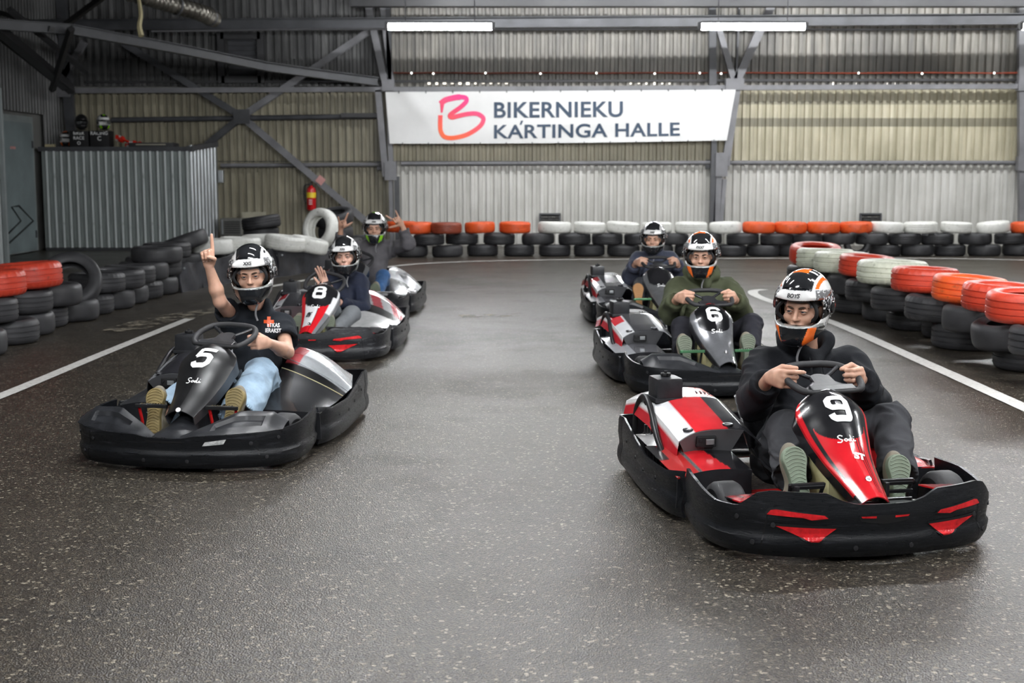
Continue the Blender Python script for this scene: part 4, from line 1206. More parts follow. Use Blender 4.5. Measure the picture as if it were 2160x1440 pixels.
    grid('cover_side', lipf, 20, 5, 'body_shell', R, (lambda u, v: ((.55, .02, .03) if v > .35 else (.8, .8, .8))) if cover != 'grey' else (lambda u, v: ((.03, .03, .03))), thick=.004, flip=True)
    for u in (.14, .62):
        P = cover_pt(u, .05) + Vector((0, 0, .003))
        MB().lathe([(.026, -.004), (.024, .004), (.016, .004), (.012, -.002), (.001, .001)], 16, Matrix.Translation(P)).build('vent_ring', 'rim_dark', ec, True)
    for k in range(4):
        a, b_ = cover_pt(.62 + .05 * k, .60), cover_pt(.70 + .05 * k, .86)
        MB().beam(a + Vector((0, 0, .003)), b_ + Vector((0, 0, .003)), .008, .004).build('cooling_slot', 'slot_black', ec)
    # front face of the cover with the switch box
    def ff(u, v):
        P = cover_pt(u * .78, 0); return Vector((lerp(P.x, -.40, .30 * (1 - v)), P.y - .004 + .03 * (1 - v), lerp(.255, P.z - .004, v)))
    grid('switch_panel', ff, 12, 6, 'body_matt', R, lambda u, v: (.085, .086, .092) if cover != 'red' else (.10, .10, .105), thick=.006)
    sp = MB().box((-.40, .985, .318), (.095, .03, .052), bev=.006).build('meter', 'slot_black', R)
    MB().box((-.385, .966, .318), (.040, .008, .026), bev=.003).build('display', 'galvanised', sp)
    for dx, dz in ((-.03, .008), (-.045, -.012), (.035, -.014)): MB().lathe([(.001, .004), (.006, .004), (.006, 0)], 10, Matrix.Translation((-.40 + dx, .968, .318 + dz)) @ Matrix.Rotation(pi / 2, 4, 'X')).build('knob', 'rim_dark', sp, True)
    bx = shared('intake', lambda: MB().box((0, 0, .055), (.135, .15, .115), bev=.022).box((0, 0, .005), (.15, .16, .02), bev=.005).mesh('intake_box', 'kart_plastic', True), 'intake_box', R, (-.455, 1.42, .445))
    shared('knobm', lambda: (lambda mb: [mb.box((0, 0, .122), (.05, .02, .016), Matrix.Rotation(a, 3, 'Z'), .005) for a in (0, 1.05, 2.1)] and mb.lathe([(.008, .112), (.008, .14), (.001, .142)], 8).mesh('knob', 'slot_black'))(MB()), 'knob', bx)
    gt = MB()
    gt.tube(catmull([(-.545, 1.62, .16), (-.560, 1.56, .36), (-.555, 1.46, .455), (-.56, 1.34, .43), (-.575, 1.16, .30), (-.560, 1.06, .20), (-.545, 1.03, .12)], 8), .015, 10)
    gt.tube(catmull([(-.530, 1.50, .16), (-.522, 1.46, .36), (-.555, 1.42, .445)], 6), .013, 8)
    gt.tube(catmull([(-.560, 1.56, .36), (-.545, 1.38, .35), (-.578, 1.22, .335)], 6), .010, 8)
    CACHE.setdefault('guard', gt.mesh('guard_tube', 'frame_dark', True)); ob('guard_tube', CACHE['guard'], R)
    def engine():
        mb = MB(); mb.box((-.40, 1.34, .22), (.24, .30, .22), bev=.02)
        for k in range(5): mb.box((-.535, 1.22 + .05 * k, .24), (.05, .012, .16))
        mb.tube(catmull([(-.52, 1.18, .20), (-.56, 1.12, .16), (-.54, 1.30, .12), (-.4, 1.6, .13)], 6), .025, 10); return mb.mesh('engine', 'frame_dark', True)
    shared('engine', engine, 'engine', R)
    def efr():
        mb = MB(); mb.tube(catmull([(-.52, 1.10, .33), (-.49, 1.12, .22), (-.50, 1.22, .12)], 6), .018, 8); mb.box((-.475, 1.13, .25), (.05, .02, .12), bev=.008); mb.box((-.44, 1.10, .21), (.10, .02, .04), bev=.005); return mb.mesh('engine_mount', 'frame_red', True)
    shared('efr', efr, 'engine_mount', R)
    shared('cable', lambda: MB().tube(catmull([(-.30, .70, .10), (-.33, .95, .20), (-.29, 1.08, .30), (-.35, 1.2, .3)], 6), .007, 6).mesh('cable', 'slot_black', True), 'cable', R)
    # seat
    SX = .085
    def seat():
        def fn(u, v):
            t = lerp(-1, 1, u); 
            y, z, hw, dp = interp([(0, .86, .135, .17, .02), (.25, 1.00, .070, .185, .05), (.5, 1.20, .060, .19, .07), (.65, 1.33, .12, .195, .09), (.8, 1.42, .26, .20, .10), (1, 1.50, .455, .185, .09)], v)
            side = abs(t) ** 3
            lift = interp([(0, .03), (.3, .13), (.6, .20), (.8, .13), (1, .0)], v)[0]; fwd = interp([(0, 0), (.5, -.02), (.75, -.12), (1, -.10)], v)[0]
            return Vector((SX + t * hw * (1 + .04 * side), y + fwd * side, z + lift * side))
        o = grid('tmp', fn, 32, 36, 'seat_shell', None, thick=.012, flip=True); me = o.data; bpy.data.objects.remove(o); return me
    shared('seat', seat, 'seat', R)
    # tank under the nose panel
    def tank():
        mb = MB(); mb.box((0, .47, .20), (.17, .24, .28), bev=.05); mb.box((-.03, .44, .20), (.12, .20, .30), bev=.04); mb.lathe([(.035, .30), (.035, .36), (.03, .37), (.001, .37)], 16, Matrix.Translation((0, .46, 0))); return mb.mesh('fuel_tank', 'fuel_tank', True)
    if key != 5: shared('tank', tank, 'fuel_tank', R)
    else:
        def tunnel(u, v):
            t = lerp(-1, 1, u); y = lerp(.18, .98, v); h = interp([(0, .16), (.25, .30), (.55, .36), (.8, .33), (1, .20)], v)[0]
            return Vector((.01 + t * lerp(.07, .13, v), y, .05 + h * (1 - abs(t) ** 3)))
        grid('centre_tunnel', tunnel, 24, 24, 'kart_plastic', R, thick=.006, flip=True)
        MB().box((.10, .72, .42), (.09, .07, .05), bev=.012).build('brake_reservoir', 'strap_yellow' if False else 'frame_dark', R)
    shared('strut', lambda: MB().tube([(.03, .20, .05), (.03, .34, .36)], .011, 8).tube([(-.07, .62, .05), (0, .66, .56)], .012, 8).tube([(.07, .62, .05), (0, .66, .56)], .012, 8).mesh('column_support', 'frame_dark', True), 'column_support', R)
    # nose panel
    kcut = .86 if nose == 'black' else 1.0; near = key in (9, 5, 6)
    np_o = grid('nose_panel', lambda u, v: np_pt(v * kcut, lerp(-1.6, 1.6, u)), 150 if near else 64, 190 if near else 80, {'red': 'body_shell', 'black': 'body_matt', 'white_red': 'body_shell', 'silver': 'body_silver', 'grey': 'body_silver'}[nose], R, nose_cols(nose), thick=.005, flip=True)
    def decal(name, body, size, cx, cy, mat, bold=.0, shear=0, rot=0, sx=1.0):
        vs, fs = text_geo(body, size, bold, shear); M = Matrix.Rotation(rot, 3, 'Z')
        vs = [M @ Vector((v.x * sx, v.y, 0)) for v in vs]
        return ob(name, mkmesh(name, [panel_surface(cx + v.x, cy + v.y, .003) for v in vs], fs, mat), np_o)
    if number:
        DG_ = {'9': [[(.26, -.5), (.30, -.5), (.36, -.42), (.36, .36), (.24, .5), (-.24, .5), (-.36, .36), (-.36, .10), (-.24, -.02), (.24, -.02), (.34, .06)], [(-.34, -.30), (-.30, -.42), (-.20, -.5), (.26, -.5)]],
               '6': [[(.34, .28), (.26, .46), (.16, .5), (-.2, .5), (-.36, .36), (-.36, -.36), (-.24, -.5), (.24, -.5), (.36, -.36), (.36, -.10), (.24, .02), (-.24, .02), (-.34, -.06)]],
               '5': [[(.40, .5), (-.30, .5)], [(-.26, .56), (-.34, .02)], [(-.38, .04), (-.2, .10), (.18, .10), (.34, -.04), (.34, -.34), (.2, -.5), (-.22, -.5), (-.36, -.38), (-.38, -.28)]],
               '8': [[(0, .04), (.24, .04), (.33, .14), (.33, .38), (.22, .5), (-.22, .5), (-.33, .38), (-.33, .14), (-.24, .04), (0, .04)], [(0, .04), (.26, .04), (.37, -.08), (.37, -.38), (.24, -.5), (-.24, -.5), (-.37, -.38), (-.37, -.08), (-.26, .04), (0, .04)]]}[number]
        st = []
        for q in DG_:
            pp = [Vector(q[0] + (0,))]
            for a, b_ in zip(q, q[1:]):
                pp += [Vector(a + (0,)).lerp(Vector(b_ + (0,)), k / 4) for k in range(1, 5)]
            st.append([(p.x, p.y) for p in pp])
        vs, fs = ribbon(st, .25)
        sh = .10 if number in '5' else 0
        ob('number', mkmesh('number', [panel_surface(.004 + (v.x + sh * v.y * 2) * .115, .048 + v.y * .118, .0035) for v in vs], fs, digit_mat), np_o)
    sod = [[(-.9, .35), (-1.2, .5), (-1.5, .35), (-1.3, .05), (-1.05, -.15), (-1.3, -.4), (-1.7, -.3)], [(-.55, .0), (-.8, -.15), (-.6, -.35), (-.4, -.15), (-.55, .0)], [(-.05, -.05), (-.3, -.2), (-.1, -.35), (.05, -.1), (.12, .5), (.1, -.3), (.35, -.3), (.5, .0), (.45, -.3), (.75, -.2)], [(.55, .25), (.6, .3)]]
    sod = [[(p.x, p.y) for p in catmull([Vector(q + (0,)) for q in st], 4)] for st in sod]
    vs, fs = ribbon(sod, .14)
    ob('signature', mkmesh('signature', [panel_surface(.012 + v.x * .034, -.105 + v.y * .034, .003) for v in vs], fs, 'digit_white'), np_o)
    if nose_text:
        body, mt, cx, cy, sz, rt = nose_text; decal('lettering', body, sz, cx, cy, mt, .003, .2, rt)
    # column top emblem and cap screw
    P = np_pt(.86, .05, .004)
    MB().lathe([(.014, 0), (.013, .003), (.006, .004), (.001, .002)], 14, Matrix.Translation(P) @ Matrix.Rotation(.9, 4, 'X')).build('cap_screw', 'chrome' if nose != 'black' else 'digit_white', np_o, True)
    if key in (9, 8, 6): decal('emblem', 'SR', .045, 0, .20, 'digit_white' if key != 6 else 'marking_red', .002, .3, 0, 1.4)
    if key == 5: surf_patch('emblem', [(-.035, .205), (.035, .205), (.03, .228), (-.03, .228)], 'marking_red', np_o, panel_surface, .003)
    # steering wheel
    C = Vector((.055, .745, .636)); tl = Matrix.Rotation(math.radians(20), 3, 'X')
    if key in (8, 1): C = Vector((.015, .745, .600)); tl = Matrix.Rotation(math.radians(36), 3, 'X')
    ry = Matrix.Rotation(math.radians(steer * .9), 3, 'Z')
    wm = lambda p: C + tl @ (ry @ Vector(p))
    def wp(x, y): return wm((x, -y, -.0))     # y: up = away from driver (towards the front)
    # in the wheel plane: +y' away from driver
    outl = [(-.10, .125), (0, .128), (.10, .125), (.145, .10), (.168, .02), (.160, -.05), (.125, -.105), (.06, -.128), (0, -.130), (-.06, -.128), (-.125, -.105), (-.160, -.05), (-.168, .02), (-.145, .10)]
    P = catmull([Vector((x, y, 0)) for x, y in outl], 6, True)
    rs = [.0165 if (abs(p.x) > .12 or p.y < -.11) else .012 for p in P]
    sw = MB().tube([wm((p.x, -p.y, 0)) for p in P], .014, 12, closed=True, rs=rs).build('steering_wheel', 'tyre_slick', R, True)
    MB().box(C + tl @ (ry @ Vector((0, -.108, .006))), (.21, .045, .016), tl @ ry, .005).build('top_bar', 'kart_plastic', sw)
    pl = MB().prism([(-.045, .03), (.045, .03), (.05, -.03), (.10, -.10), (-.10, -.10), (-.05, -.03)], -.012, -.002, 'z')
    pl.v = [wm(v) for v in pl.v]; pl.build('centre_plate', 'kart_plastic', sw)
    for a, b_ in (((-.12, .105), (-.03, .0)), ((.12, .105), (.03, .0)), ((-.12, -.095), (-.02, -.02)), ((.12, -.095), (.02, -.02))):
        MB().tube([wm((a[0], -a[1], 0)), wm(((a[0] + b_[0]) / 2, -(a[1] + b_[1]) / 2, -.012)), wm((b_[0], -b_[1], -.02))], .010, 8).build('spoke', 'kart_plastic', sw, True)
    ax = (tl @ Vector((0, 0, 1))).normalized()
    M = Matrix.Translation(C - ax * .075) @ ax.to_track_quat('Z', 'Y').to_matrix().to_4x4()
    MB().lathe([(.018, -.02), (.030, -.01), (.030, .02), (.036, .03), (.036, .052), (.052, .056), (.052, .068), (.001, .07)], 20, M).build('hub', 'kart_plastic', sw, True)
    MB().lathe([(.0365, .012), (.0365, .026)], 20, M).build('hub_ring', 'chrome', sw, True)
    MB().tube([C - ax * .08, Vector((.02, .50, .30)), Vector((0, .36, .10))], .012, 8).build('steering_column', 'frame_dark', R, True)
    # pedals
    for s, cx in ((-1, -.20), (1, .20)):
        hz = 0 if pedal == 'slats' else .040
        t = MB().box((cx, .295, .262 + hz), (.145 if not hz else .18, .020, .020), bev=.004).build('pedal', bar, R)
        if pedal == 'slats':
            for k in range(4): MB().box((cx, .285 - .008 * k, .255 - .032 * k), (.13 - .01 * k, .008, .014), Matrix.Rotation(.3, 3, 'X')).build('slat', 'frame_dark', t)
            MB().box((cx - .06, .285, .235), (.018, .05, .06), bev=.004).build('pedal_arm', 'frame_dark', t)
        if bar == 'green_bar' or key == 5:
            for k in range(8): MB().box((cx - .055 + .016 * k, .294, .274 + hz), (.006, .016, .006)).build('tooth', 'chrome', t)
        for dx in (-.075, .075):
            if s < 0 and key == 5 and dx > 0: continue
            MB().tube(catmull([(cx + dx, .305, .265 + hz), (cx + dx * .9, .33, .19), (cx + dx * 1.15, .33, .15), (cx + dx * .8, .27, .05)], 5), .0085, 8).build('pedal_arm', pedal if pedal != 'slats' else 'frame_dark', t, True)
    R['kk'] = key
    return R

KARTS = {}
def karts():
    K = {}
    K[9] = kart(9, 'red and black kart number 9 in the right foreground', 1.482, 5.134, 11.5, 'red', 'tall', 'black', '9', cover='red', pods='red', steer=2, pedal='slats', nose_text=('ST', 'digit_white', .02, -.19, .045, -.1))
    K[5] = kart(5, 'black kart number 5 in the left foreground', -1.795, 6.723, -9.5, 'black', 'deck', 'black', '5', cover='grey', pods='black', steer=-8, pedal='frame_red')
    K[6] = kart(6, 'gunmetal and black kart number 6 right behind the red kart', 1.51, 8.985, 9.0, 'silver', 'deck', 'black', '6', cover='silver', pods='silver', bar='green_bar')
    K[8] = kart(8, 'black white and red kart number 8 behind the kart on the left', -1.70, 10.743, -5.0, 'white_red', 'tall', 'grey', '8', cover='silver', pods='white_red', steer=-22, pedal='slats', nose_text=('SR', 'marking_black', -.035, -.19, .055, 1.35))
    K[1] = kart(1, 'silver kart with black side lettering at the back on the left', -1.80, 13.846, -7.0, 'grey', 'deck', 'grey', None, cover='silver', pods='silver', letters='SR', steer=-30)
    K[2] = kart(2, 'grey-nosed kart at the back on the right', 1.53, 12.873, 6.5, 'grey', 'deck', 'black', None, cover='silver', pods='silver', bar='green_bar')
    return K
KARTS = karts()
for k_ in KARTS.values(): del k_['kk']
# ================================================================== PEOPLE: signed distance fields meshed with surface nets
class Vol:
    def __init__(s, lo, hi, h):
        s.lo = np.array(lo, dtype=np.float32); s.h = h
        s.n = np.ceil((np.array(hi) - s.lo) / h).astype(int) + 1
        s.f = np.full(tuple(s.n), 0.5, dtype=np.float32)
    def sl(s, lo, hi):
        a = np.clip(np.floor((np.array(lo) - s.lo) / s.h).astype(int), 0, s.n); b = np.clip(np.ceil((np.array(hi) - s.lo) / s.h).astype(int) + 1, 0, s.n)
        if (b <= a).any(): return None, None
        ax = [s.lo[i] + s.h * np.arange(a[i], b[i], dtype=np.float32) for i in range(3)]
        return tuple(slice(a[i], b[i]) for i in range(3)), np.meshgrid(*ax, indexing='ij', sparse=True)
    def put(s, S, d, k, sub):
        f = s.f[S]
        if sub: d = -d; h = np.maximum(k - np.abs(f - d), 0) / k; s.f[S] = np.maximum(f, d) + h * h * k * .25
        else: h = np.maximum(k - np.abs(f - d), 0) / k; s.f[S] = np.minimum(f, d) - h * h * k * .25
    def rc(s, a, b, r1, r2=None, k=.02, sub=False):
        r2 = r1 if r2 is None else r2; a = np.array(a, dtype=np.float32); b = np.array(b, dtype=np.float32); m = max(r1, r2) + k + 3 * s.h
        S, G = s.sl(np.minimum(a, b) - m, np.maximum(a, b) + m)
        if S is None: return s
        d = b - a; L = float(d @ d) + 1e-9
        X, Y, Z = (G[i] - a[i] for i in range(3)); t = np.clip((X * d[0] + Y * d[1] + Z * d[2]) / L, 0, 1)
        dist = np.sqrt((X - t * d[0]) ** 2 + (Y - t * d[1]) ** 2 + (Z - t * d[2]) ** 2) - (r1 + (r2 - r1) * t)
        s.put(S, dist, k, sub); return s
    def chain(s, pts, rs, k=.02):
        for i in range(len(pts) - 1): s.rc(pts[i], pts[i + 1], rs[i], rs[i + 1], k)
        return s
    def el(s, c, r, R=None, k=.02, sub=False):
        c = np.array(c, dtype=np.float32); m = max(r) + k + 3 * s.h
        S, G = s.sl(c - m, c + m)
        if S is None: return s
        X, Y, Z = (G[i] - c[i] for i in range(3))
        if R is not None:
            M = np.array(R, dtype=np.float32); X, Y, Z = M[0, 0] * X + M[1, 0] * Y + M[2, 0] * Z, M[0, 1] * X + M[1, 1] * Y + M[2, 1] * Z, M[0, 2] * X + M[1, 2] * Y + M[2, 2] * Z
        k0 = np.sqrt((X / r[0]) ** 2 + (Y / r[1]) ** 2 + (Z / r[2]) ** 2); k1 = np.sqrt((X / r[0] ** 2) ** 2 + (Y / r[1] ** 2) ** 2 + (Z / r[2] ** 2) ** 2) + 1e-6
        s.put(S, k0 * (k0 - 1) / k1, k, sub); return s
    def bx(s, c, hs, rad, R=None, k=.01, sub=False):
        c = np.array(c, dtype=np.float32); m = float(np.linalg.norm(hs)) + k + 3 * s.h
        S, G = s.sl(c - m, c + m)
        if S is None: return s
        X, Y, Z = (G[i] - c[i] for i in range(3))
        if R is not None:
            M = np.array(R, dtype=np.float32); X, Y, Z = M[0, 0] * X + M[1, 0] * Y + M[2, 0] * Z, M[0, 1] * X + M[1, 1] * Y + M[2, 1] * Z, M[0, 2] * X + M[1, 2] * Y + M[2, 2] * Z
        qx, qy, qz = np.abs(X) - (hs[0] - rad), np.abs(Y) - (hs[1] - rad), np.abs(Z) - (hs[2] - rad)
        d = np.sqrt(np.maximum(qx, 0) ** 2 + np.maximum(qy, 0) ** 2 + np.maximum(qz, 0) ** 2) + np.minimum(np.maximum(np.maximum(qx, qy), qz), 0) - rad
        s.put(S, d, k, sub); return s
    def mesh(s):
        f = s.f; g = f < 0
        nx, ny, nz = f.shape
        c = [g[i:nx - 1 + i, j:ny - 1 + j, k:nz - 1 + k] for i in (0, 1) for j in (0, 1) for k in (0, 1)]
        al = c[0].copy(); an = c[0].copy()
        for q in c[1:]: al &= q; an |= q
        act = an & ~al
        I = np.argwhere(act); N = len(I); idx = -np.ones(act.shape, dtype=np.int64); idx[act] = np.arange(N)
        off = np.array([(i, j, k) for i in (0, 1) for j in (0, 1) for k in (0, 1)])
        V = np.stack([f[I[:, 0] + o[0], I[:, 1] + o[1], I[:, 2] + o[2]] for o in off], 1)
        P = np.zeros((N, 3)); W = np.zeros(N)
        for a in range(8):
            for bit in (4, 2, 1):
                if a & bit: continue
                b = a | bit; va, vb = V[:, a], V[:, b]; m = (va < 0) != (vb < 0); t = np.where(m, va / np.where(m, va - vb, 1), 0)
                P += m[:, None] * (off[a] + t[:, None] * (off[b] - off[a])); W += m
        P = (P / W[:, None] + I) * s.h + s.lo
        Q = []
        for ax in range(3):
            o = [0, 0, 0]; o[ax] = 1; sl0 = tuple(slice(0, n - o[i]) for i, n in enumerate(f.shape)); sl1 = tuple(slice(o[i], n) for i, n in enumerate(f.shape))
            ch = g[sl0] != g[sl1]; E = np.argwhere(ch)
            u, v = [(1, 2), (2, 0), (0, 1)][ax]
            ok = (E[:, u] > 0) & (E[:, v] > 0) & (E[:, u] < f.shape[u] - 1) & (E[:, v] < f.shape[v] - 1); E = E[ok]
            du = np.zeros(3, int); du[u] = 1; dv = np.zeros(3, int); dv[v] = 1
            q = [idx[tuple((E - a * du - b * dv).T)] for a, b in ((0, 0), (1, 0), (1, 1), (0, 1))]
            ins = g[tuple(E.T)]; q = np.stack(q, 1); q[~ins] = q[~ins][:, ::-1]; Q.append(q)
        Q = np.concatenate(Q); Q = Q[(Q >= 0).all(1)]
        return P, Q
def vnoise(P, seed=0):
    """smooth value noise on an (N, 3) array, about -1..1"""
    Pi = np.floor(P).astype(np.int64); F = P - Pi; F = F * F * (3 - 2 * F)
    def hsh(a, b, c):
        h = (a * 374761393 + b * 668265263 + c * 1274126177 + seed * 9176) & 0x7fffffff; h = (h ^ (h >> 13)) * 1103515245 & 0x7fffffff
        return ((h ^ (h >> 16)) & 0xffff) / 32767.5 - 1
    o = 0
    for i in (0, 1):
        for j in (0, 1):
            for k in (0, 1):
                o = o + hsh(Pi[:, 0] + i, Pi[:, 1] + j, Pi[:, 2] + k) * (F[:, 0] if i else 1 - F[:, 0]) * (F[:, 1] if j else 1 - F[:, 1]) * (F[:, 2] if k else 1 - F[:, 2])
    return o
def vnormals(P, Q):
    a, b, c, d = (P[Q[:, i]] for i in range(4)); n = np.cross(c - a, d - b); N = np.zeros_like(P)
    for i in range(4): np.add.at(N, Q[:, i], n)
    return N / (np.linalg.norm(N, axis=1, keepdims=True) + 1e-9)
def relax(P, Q, it=1, lam=.5):
    for _ in range(it):
        A = np.zeros_like(P); C_ = np.zeros(len(P))
        for i in range(4):
            for j in ((i + 1) % 4, (i + 3) % 4): np.add.at(A, Q[:, i], P[Q[:, j]]); np.add.at(C_, Q[:, i], 1)
        P = P + lam * (A / np.maximum(C_, 1)[:, None] - P)
    return P
def vol_obj(name, vol, mat, parent, origin, smooth_it=1, fold=None, cols=None, label=None):
    P, Q = vol.mesh(); P = relax(P, Q, smooth_it)
    if fold:
        amp, sc, seed = fold; N = vnormals(P, Q); sc = np.array(sc)
        d = vnoise(P * sc + 1.7 * vnoise(P * 5.0, seed)[:, None], seed + 1)
        d = 1 - np.abs(d) * 2.2; d2 = vnoise(P * 30, seed + 3)
        P = P + N * (amp * d + amp * .25 * d2)[:, None]; P = relax(P, Q, 1, .35)
    cc = cols(P, vnormals(P, Q)) if cols else None
    me = mkmesh(name, P - np.array(origin), Q, mat, True, cc)
    return ob(name, me, parent, label=label)

# ---- cloth, skin materials
def cloth(name, col, rough=.85, sheen=.0, var=.18, bs=160, bstr=.12):
    return simple(name, col, rough, 0, var, bs, bstr, nscale=12, sheen=sheen, spec=.25)
cloth('hoodie_black', (.009, .010, .013)); cloth('tshirt_black', (.008, .010, .014)); cloth('top_navy', (.014, .018, .035), .7); cloth('sweat_grey', (.105, .100, .108)); cloth('hoodie_olive', (.060, .068, .038)); cloth('jacket_blue', (.055, .062, .092), .75)
cloth('trouser_charcoal', (.040, .041, .046)); cloth('jeans_light', (.30, .41, .52), .85, .1, .22); cloth('leggings_grey', (.15, .16, .17)); cloth('jeans_blue', (.045, .115, .26), .85, .1, .25); cloth('trouser_black', (.018, .018, .024)); cloth('trouser_grey', (.085, .090, .105))
cloth('cap_cloth', (.34, .34, .36), .9, .1, .55, 60, .3)
m, nt, b = newmat('skin')
at_ = _n(nt, 'ShaderNodeAttribute', attribute_name='Col')
nt.links.new(mixc(nt, 1.0, at_.outputs['Color'], ramp(nt, noise(nt, coords(nt), 35, 4), [(.35, .90), (.65, 1.0)]), 'MULTIPLY'), b.inputs['Base Color'])
b.inputs['Roughness'].default_value = .48; b.inputs['Subsurface Weight'].default_value = .12; b.inputs['Subsurface Radius'].default_value = (.012, .005, .003)
simple('eye_white', (.62, .60, .58), .15, var=.02); simple('eye_iris', (.03, .05, .09), .1, coat=.5); simple('eye_iris_brown', (.04, .02, .01), .1, coat=.5); simple('brow_hair', (.045, .025, .015), .8); simple('hair_brown', (.10, .055, .03), .7)
simple('lip', (.42, .15, .12), .45)
simple('nail', (.72, .48, .40), .3)
simple('sole_green', (.17, .215, .155), .65, 0, .2, nscale=8); simple('sole_tan', (.215, .165, .065), .65, 0, .25, nscale=8); simple('sole_brown', (.34, .17, .06), .6, 0, .2); simple('sole_dark', (.12, .14, .10), .65, 0, .2)
simple('shoe_upper', (.18, .16, .12), .7); simple('shoe_white', (.55, .52, .45), .6); simple('shoe_dark', (.03, .03, .03), .6)
simple('lining_black', (.006, .006, .007), .8); simple('cord_grey', (.20, .20, .21), .6)
simple('helmet_gloss', (1, 1, 1), .12, 0, .03, attr=True, coat=.8)
simple('vent_smoke', (.015, .016, .018), .08, coat=.7)
m, nt, b = newmat('visor_clear')
b.inputs['Base Color'].default_value = (.35, .36, .38, 1); b.inputs['Transmission Weight'].default_value = 0.0; b.inputs['Roughness'].default_value = .05; b.inputs['Alpha'].default_value = .38
nz = noise(nt, coords(nt), 70, 2)
nt.links.new(ramp(nt, nz, [(.56, (.05, .05, .055)), (.62, (.75, .76, .78))]), b.inputs['Base Color'])
nt.links.new(ramp(nt, nz, [(.56, .35), (.62, .9)]), b.inputs['Alpha'])

V3 = Vector
def unit(v): v = V3(v); return v.normalized()
def hand(vol, wrist, f, n, side, pose='grip', S=1.0, tips=None):
    """wrist joint; f finger direction, n palm normal (way the palm faces), side: +1 if thumb lies along f x n"""
    f, n = unit(f), unit(n); n = (n - f * n.dot(f)).normalized(); w_ = f.cross(n).normalized() * side
    wrist = V3(wrist)
    curls = {'grip': [(55, 75, 45)] * 4, 'grip_index': [(30, 45, 25), (60, 75, 45), (62, 75, 45), (64, 75, 45)], 'point': [(-4, 3, 2), (88, 85, 50), (92, 85, 50), (92, 85, 50)], 'open': [(4, 6, 4), (2, 4, 4), (2, 5, 4), (6, 8, 5)], 'rock': [(-5, 5, 3), (70, 60, 40), (70, 60, 40), (-2, 8, 4)], 'loose': [(25, 35, 20), (35, 40, 25), (42, 42, 25), (48, 42, 25)]}[pose]
    spread = {'open': (7, 2, -3, -9), 'rock': (14, 3, -3, -22)}.get(pose, (3, 1, -1, -4))
    L = [(.044, .026, .021), (.049, .030, .022), (.046, .028, .022), (.036, .021, .019)]
    mc = [wrist + f * (.086 * S) + w_ * (.029 * S), wrist + f * (.089 * S) + w_ * (.010 * S), wrist + f * (.085 * S) - w_ * (.010 * S), wrist + f * (.077 * S) - w_ * (.029 * S)]
    wb_ = [wrist + f * .012 * S + w_ * (.014 * S), wrist + f * .010 * S + w_ * .004 * S, wrist + f * .010 * S - w_ * .006 * S, wrist + f * .012 * S - w_ * (.016 * S)]
    for a, b_ in zip(wb_, mc): vol.rc(a, b_, .0150 * S, .0125 * S, .012)
    vol.el(wrist + f * .052 * S + n * .006 * S, (.026 * S, .026 * S, .026 * S), None, .02)
    fr = []
    for i in range(4):
        p = mc[i]; a = 0; sp = math.radians(spread[i]); d0 = (f * math.cos(sp) + w_ * math.sin(sp)).normalized(); r = (.0102, .0103, .0098, .0086)[i] * S; pts = [p]
        for j in range(3):
            a += math.radians(curls[i][j]); d = d0 * math.cos(a) + n * math.sin(a); p = p + d * L[i][j] * S; pts.append(p)
        vol.chain(pts, [r * 1.08, r, r * .93, r * .84], .0035); fr.append((pts, d))
    tb = wrist + f * .022 * S + w_ * (.022 * S) + n * .006 * S
    td = {'grip': (.55, .55, .62), 'grip_index': (.62, .55, .45), 'point': (.55, .30, .75), 'open': (.70, .80, .15), 'rock': (.45, .95, .15), 'loose': (.75, .5, .4)}[pose]
    d = (f * td[0] + w_ * td[1] + n * td[2]).normalized(); p1 = tb + d * .040 * S
    d2 = {'grip': (f * .6 - w_ * .15 + n * .75), 'grip_index': (f * .85 + n * .5), 'point': (f * .35 - w_ * .55 + n * .75), 'open': (f * .9 + w_ * .45), 'rock': (f * .5 + w_ * .9), 'loose': (f + n * .4)}[pose].normalized()
    p2 = p1 + d2 * .032 * S; p3 = p2 + d2 * .026 * S
    vol.rc(tb, p1, .0165 * S, .0130 * S, .012); vol.chain([p1, p2, p3], [.0122 * S, .0112 * S, .0092 * S], .004)
    return fr, (p3, d2), w_
def rot_from(yaw, pitch, roll=0):
    """head frame: columns = right (x), back (y), up (z); yaw turns to image right (+), pitch down (+)"""
    return Matrix.Rotation(yaw, 3, 'Z') @ Matrix.Rotation(pitch, 3, 'X') @ Matrix.Rotation(roll, 3, 'Y')
HS = 1.08
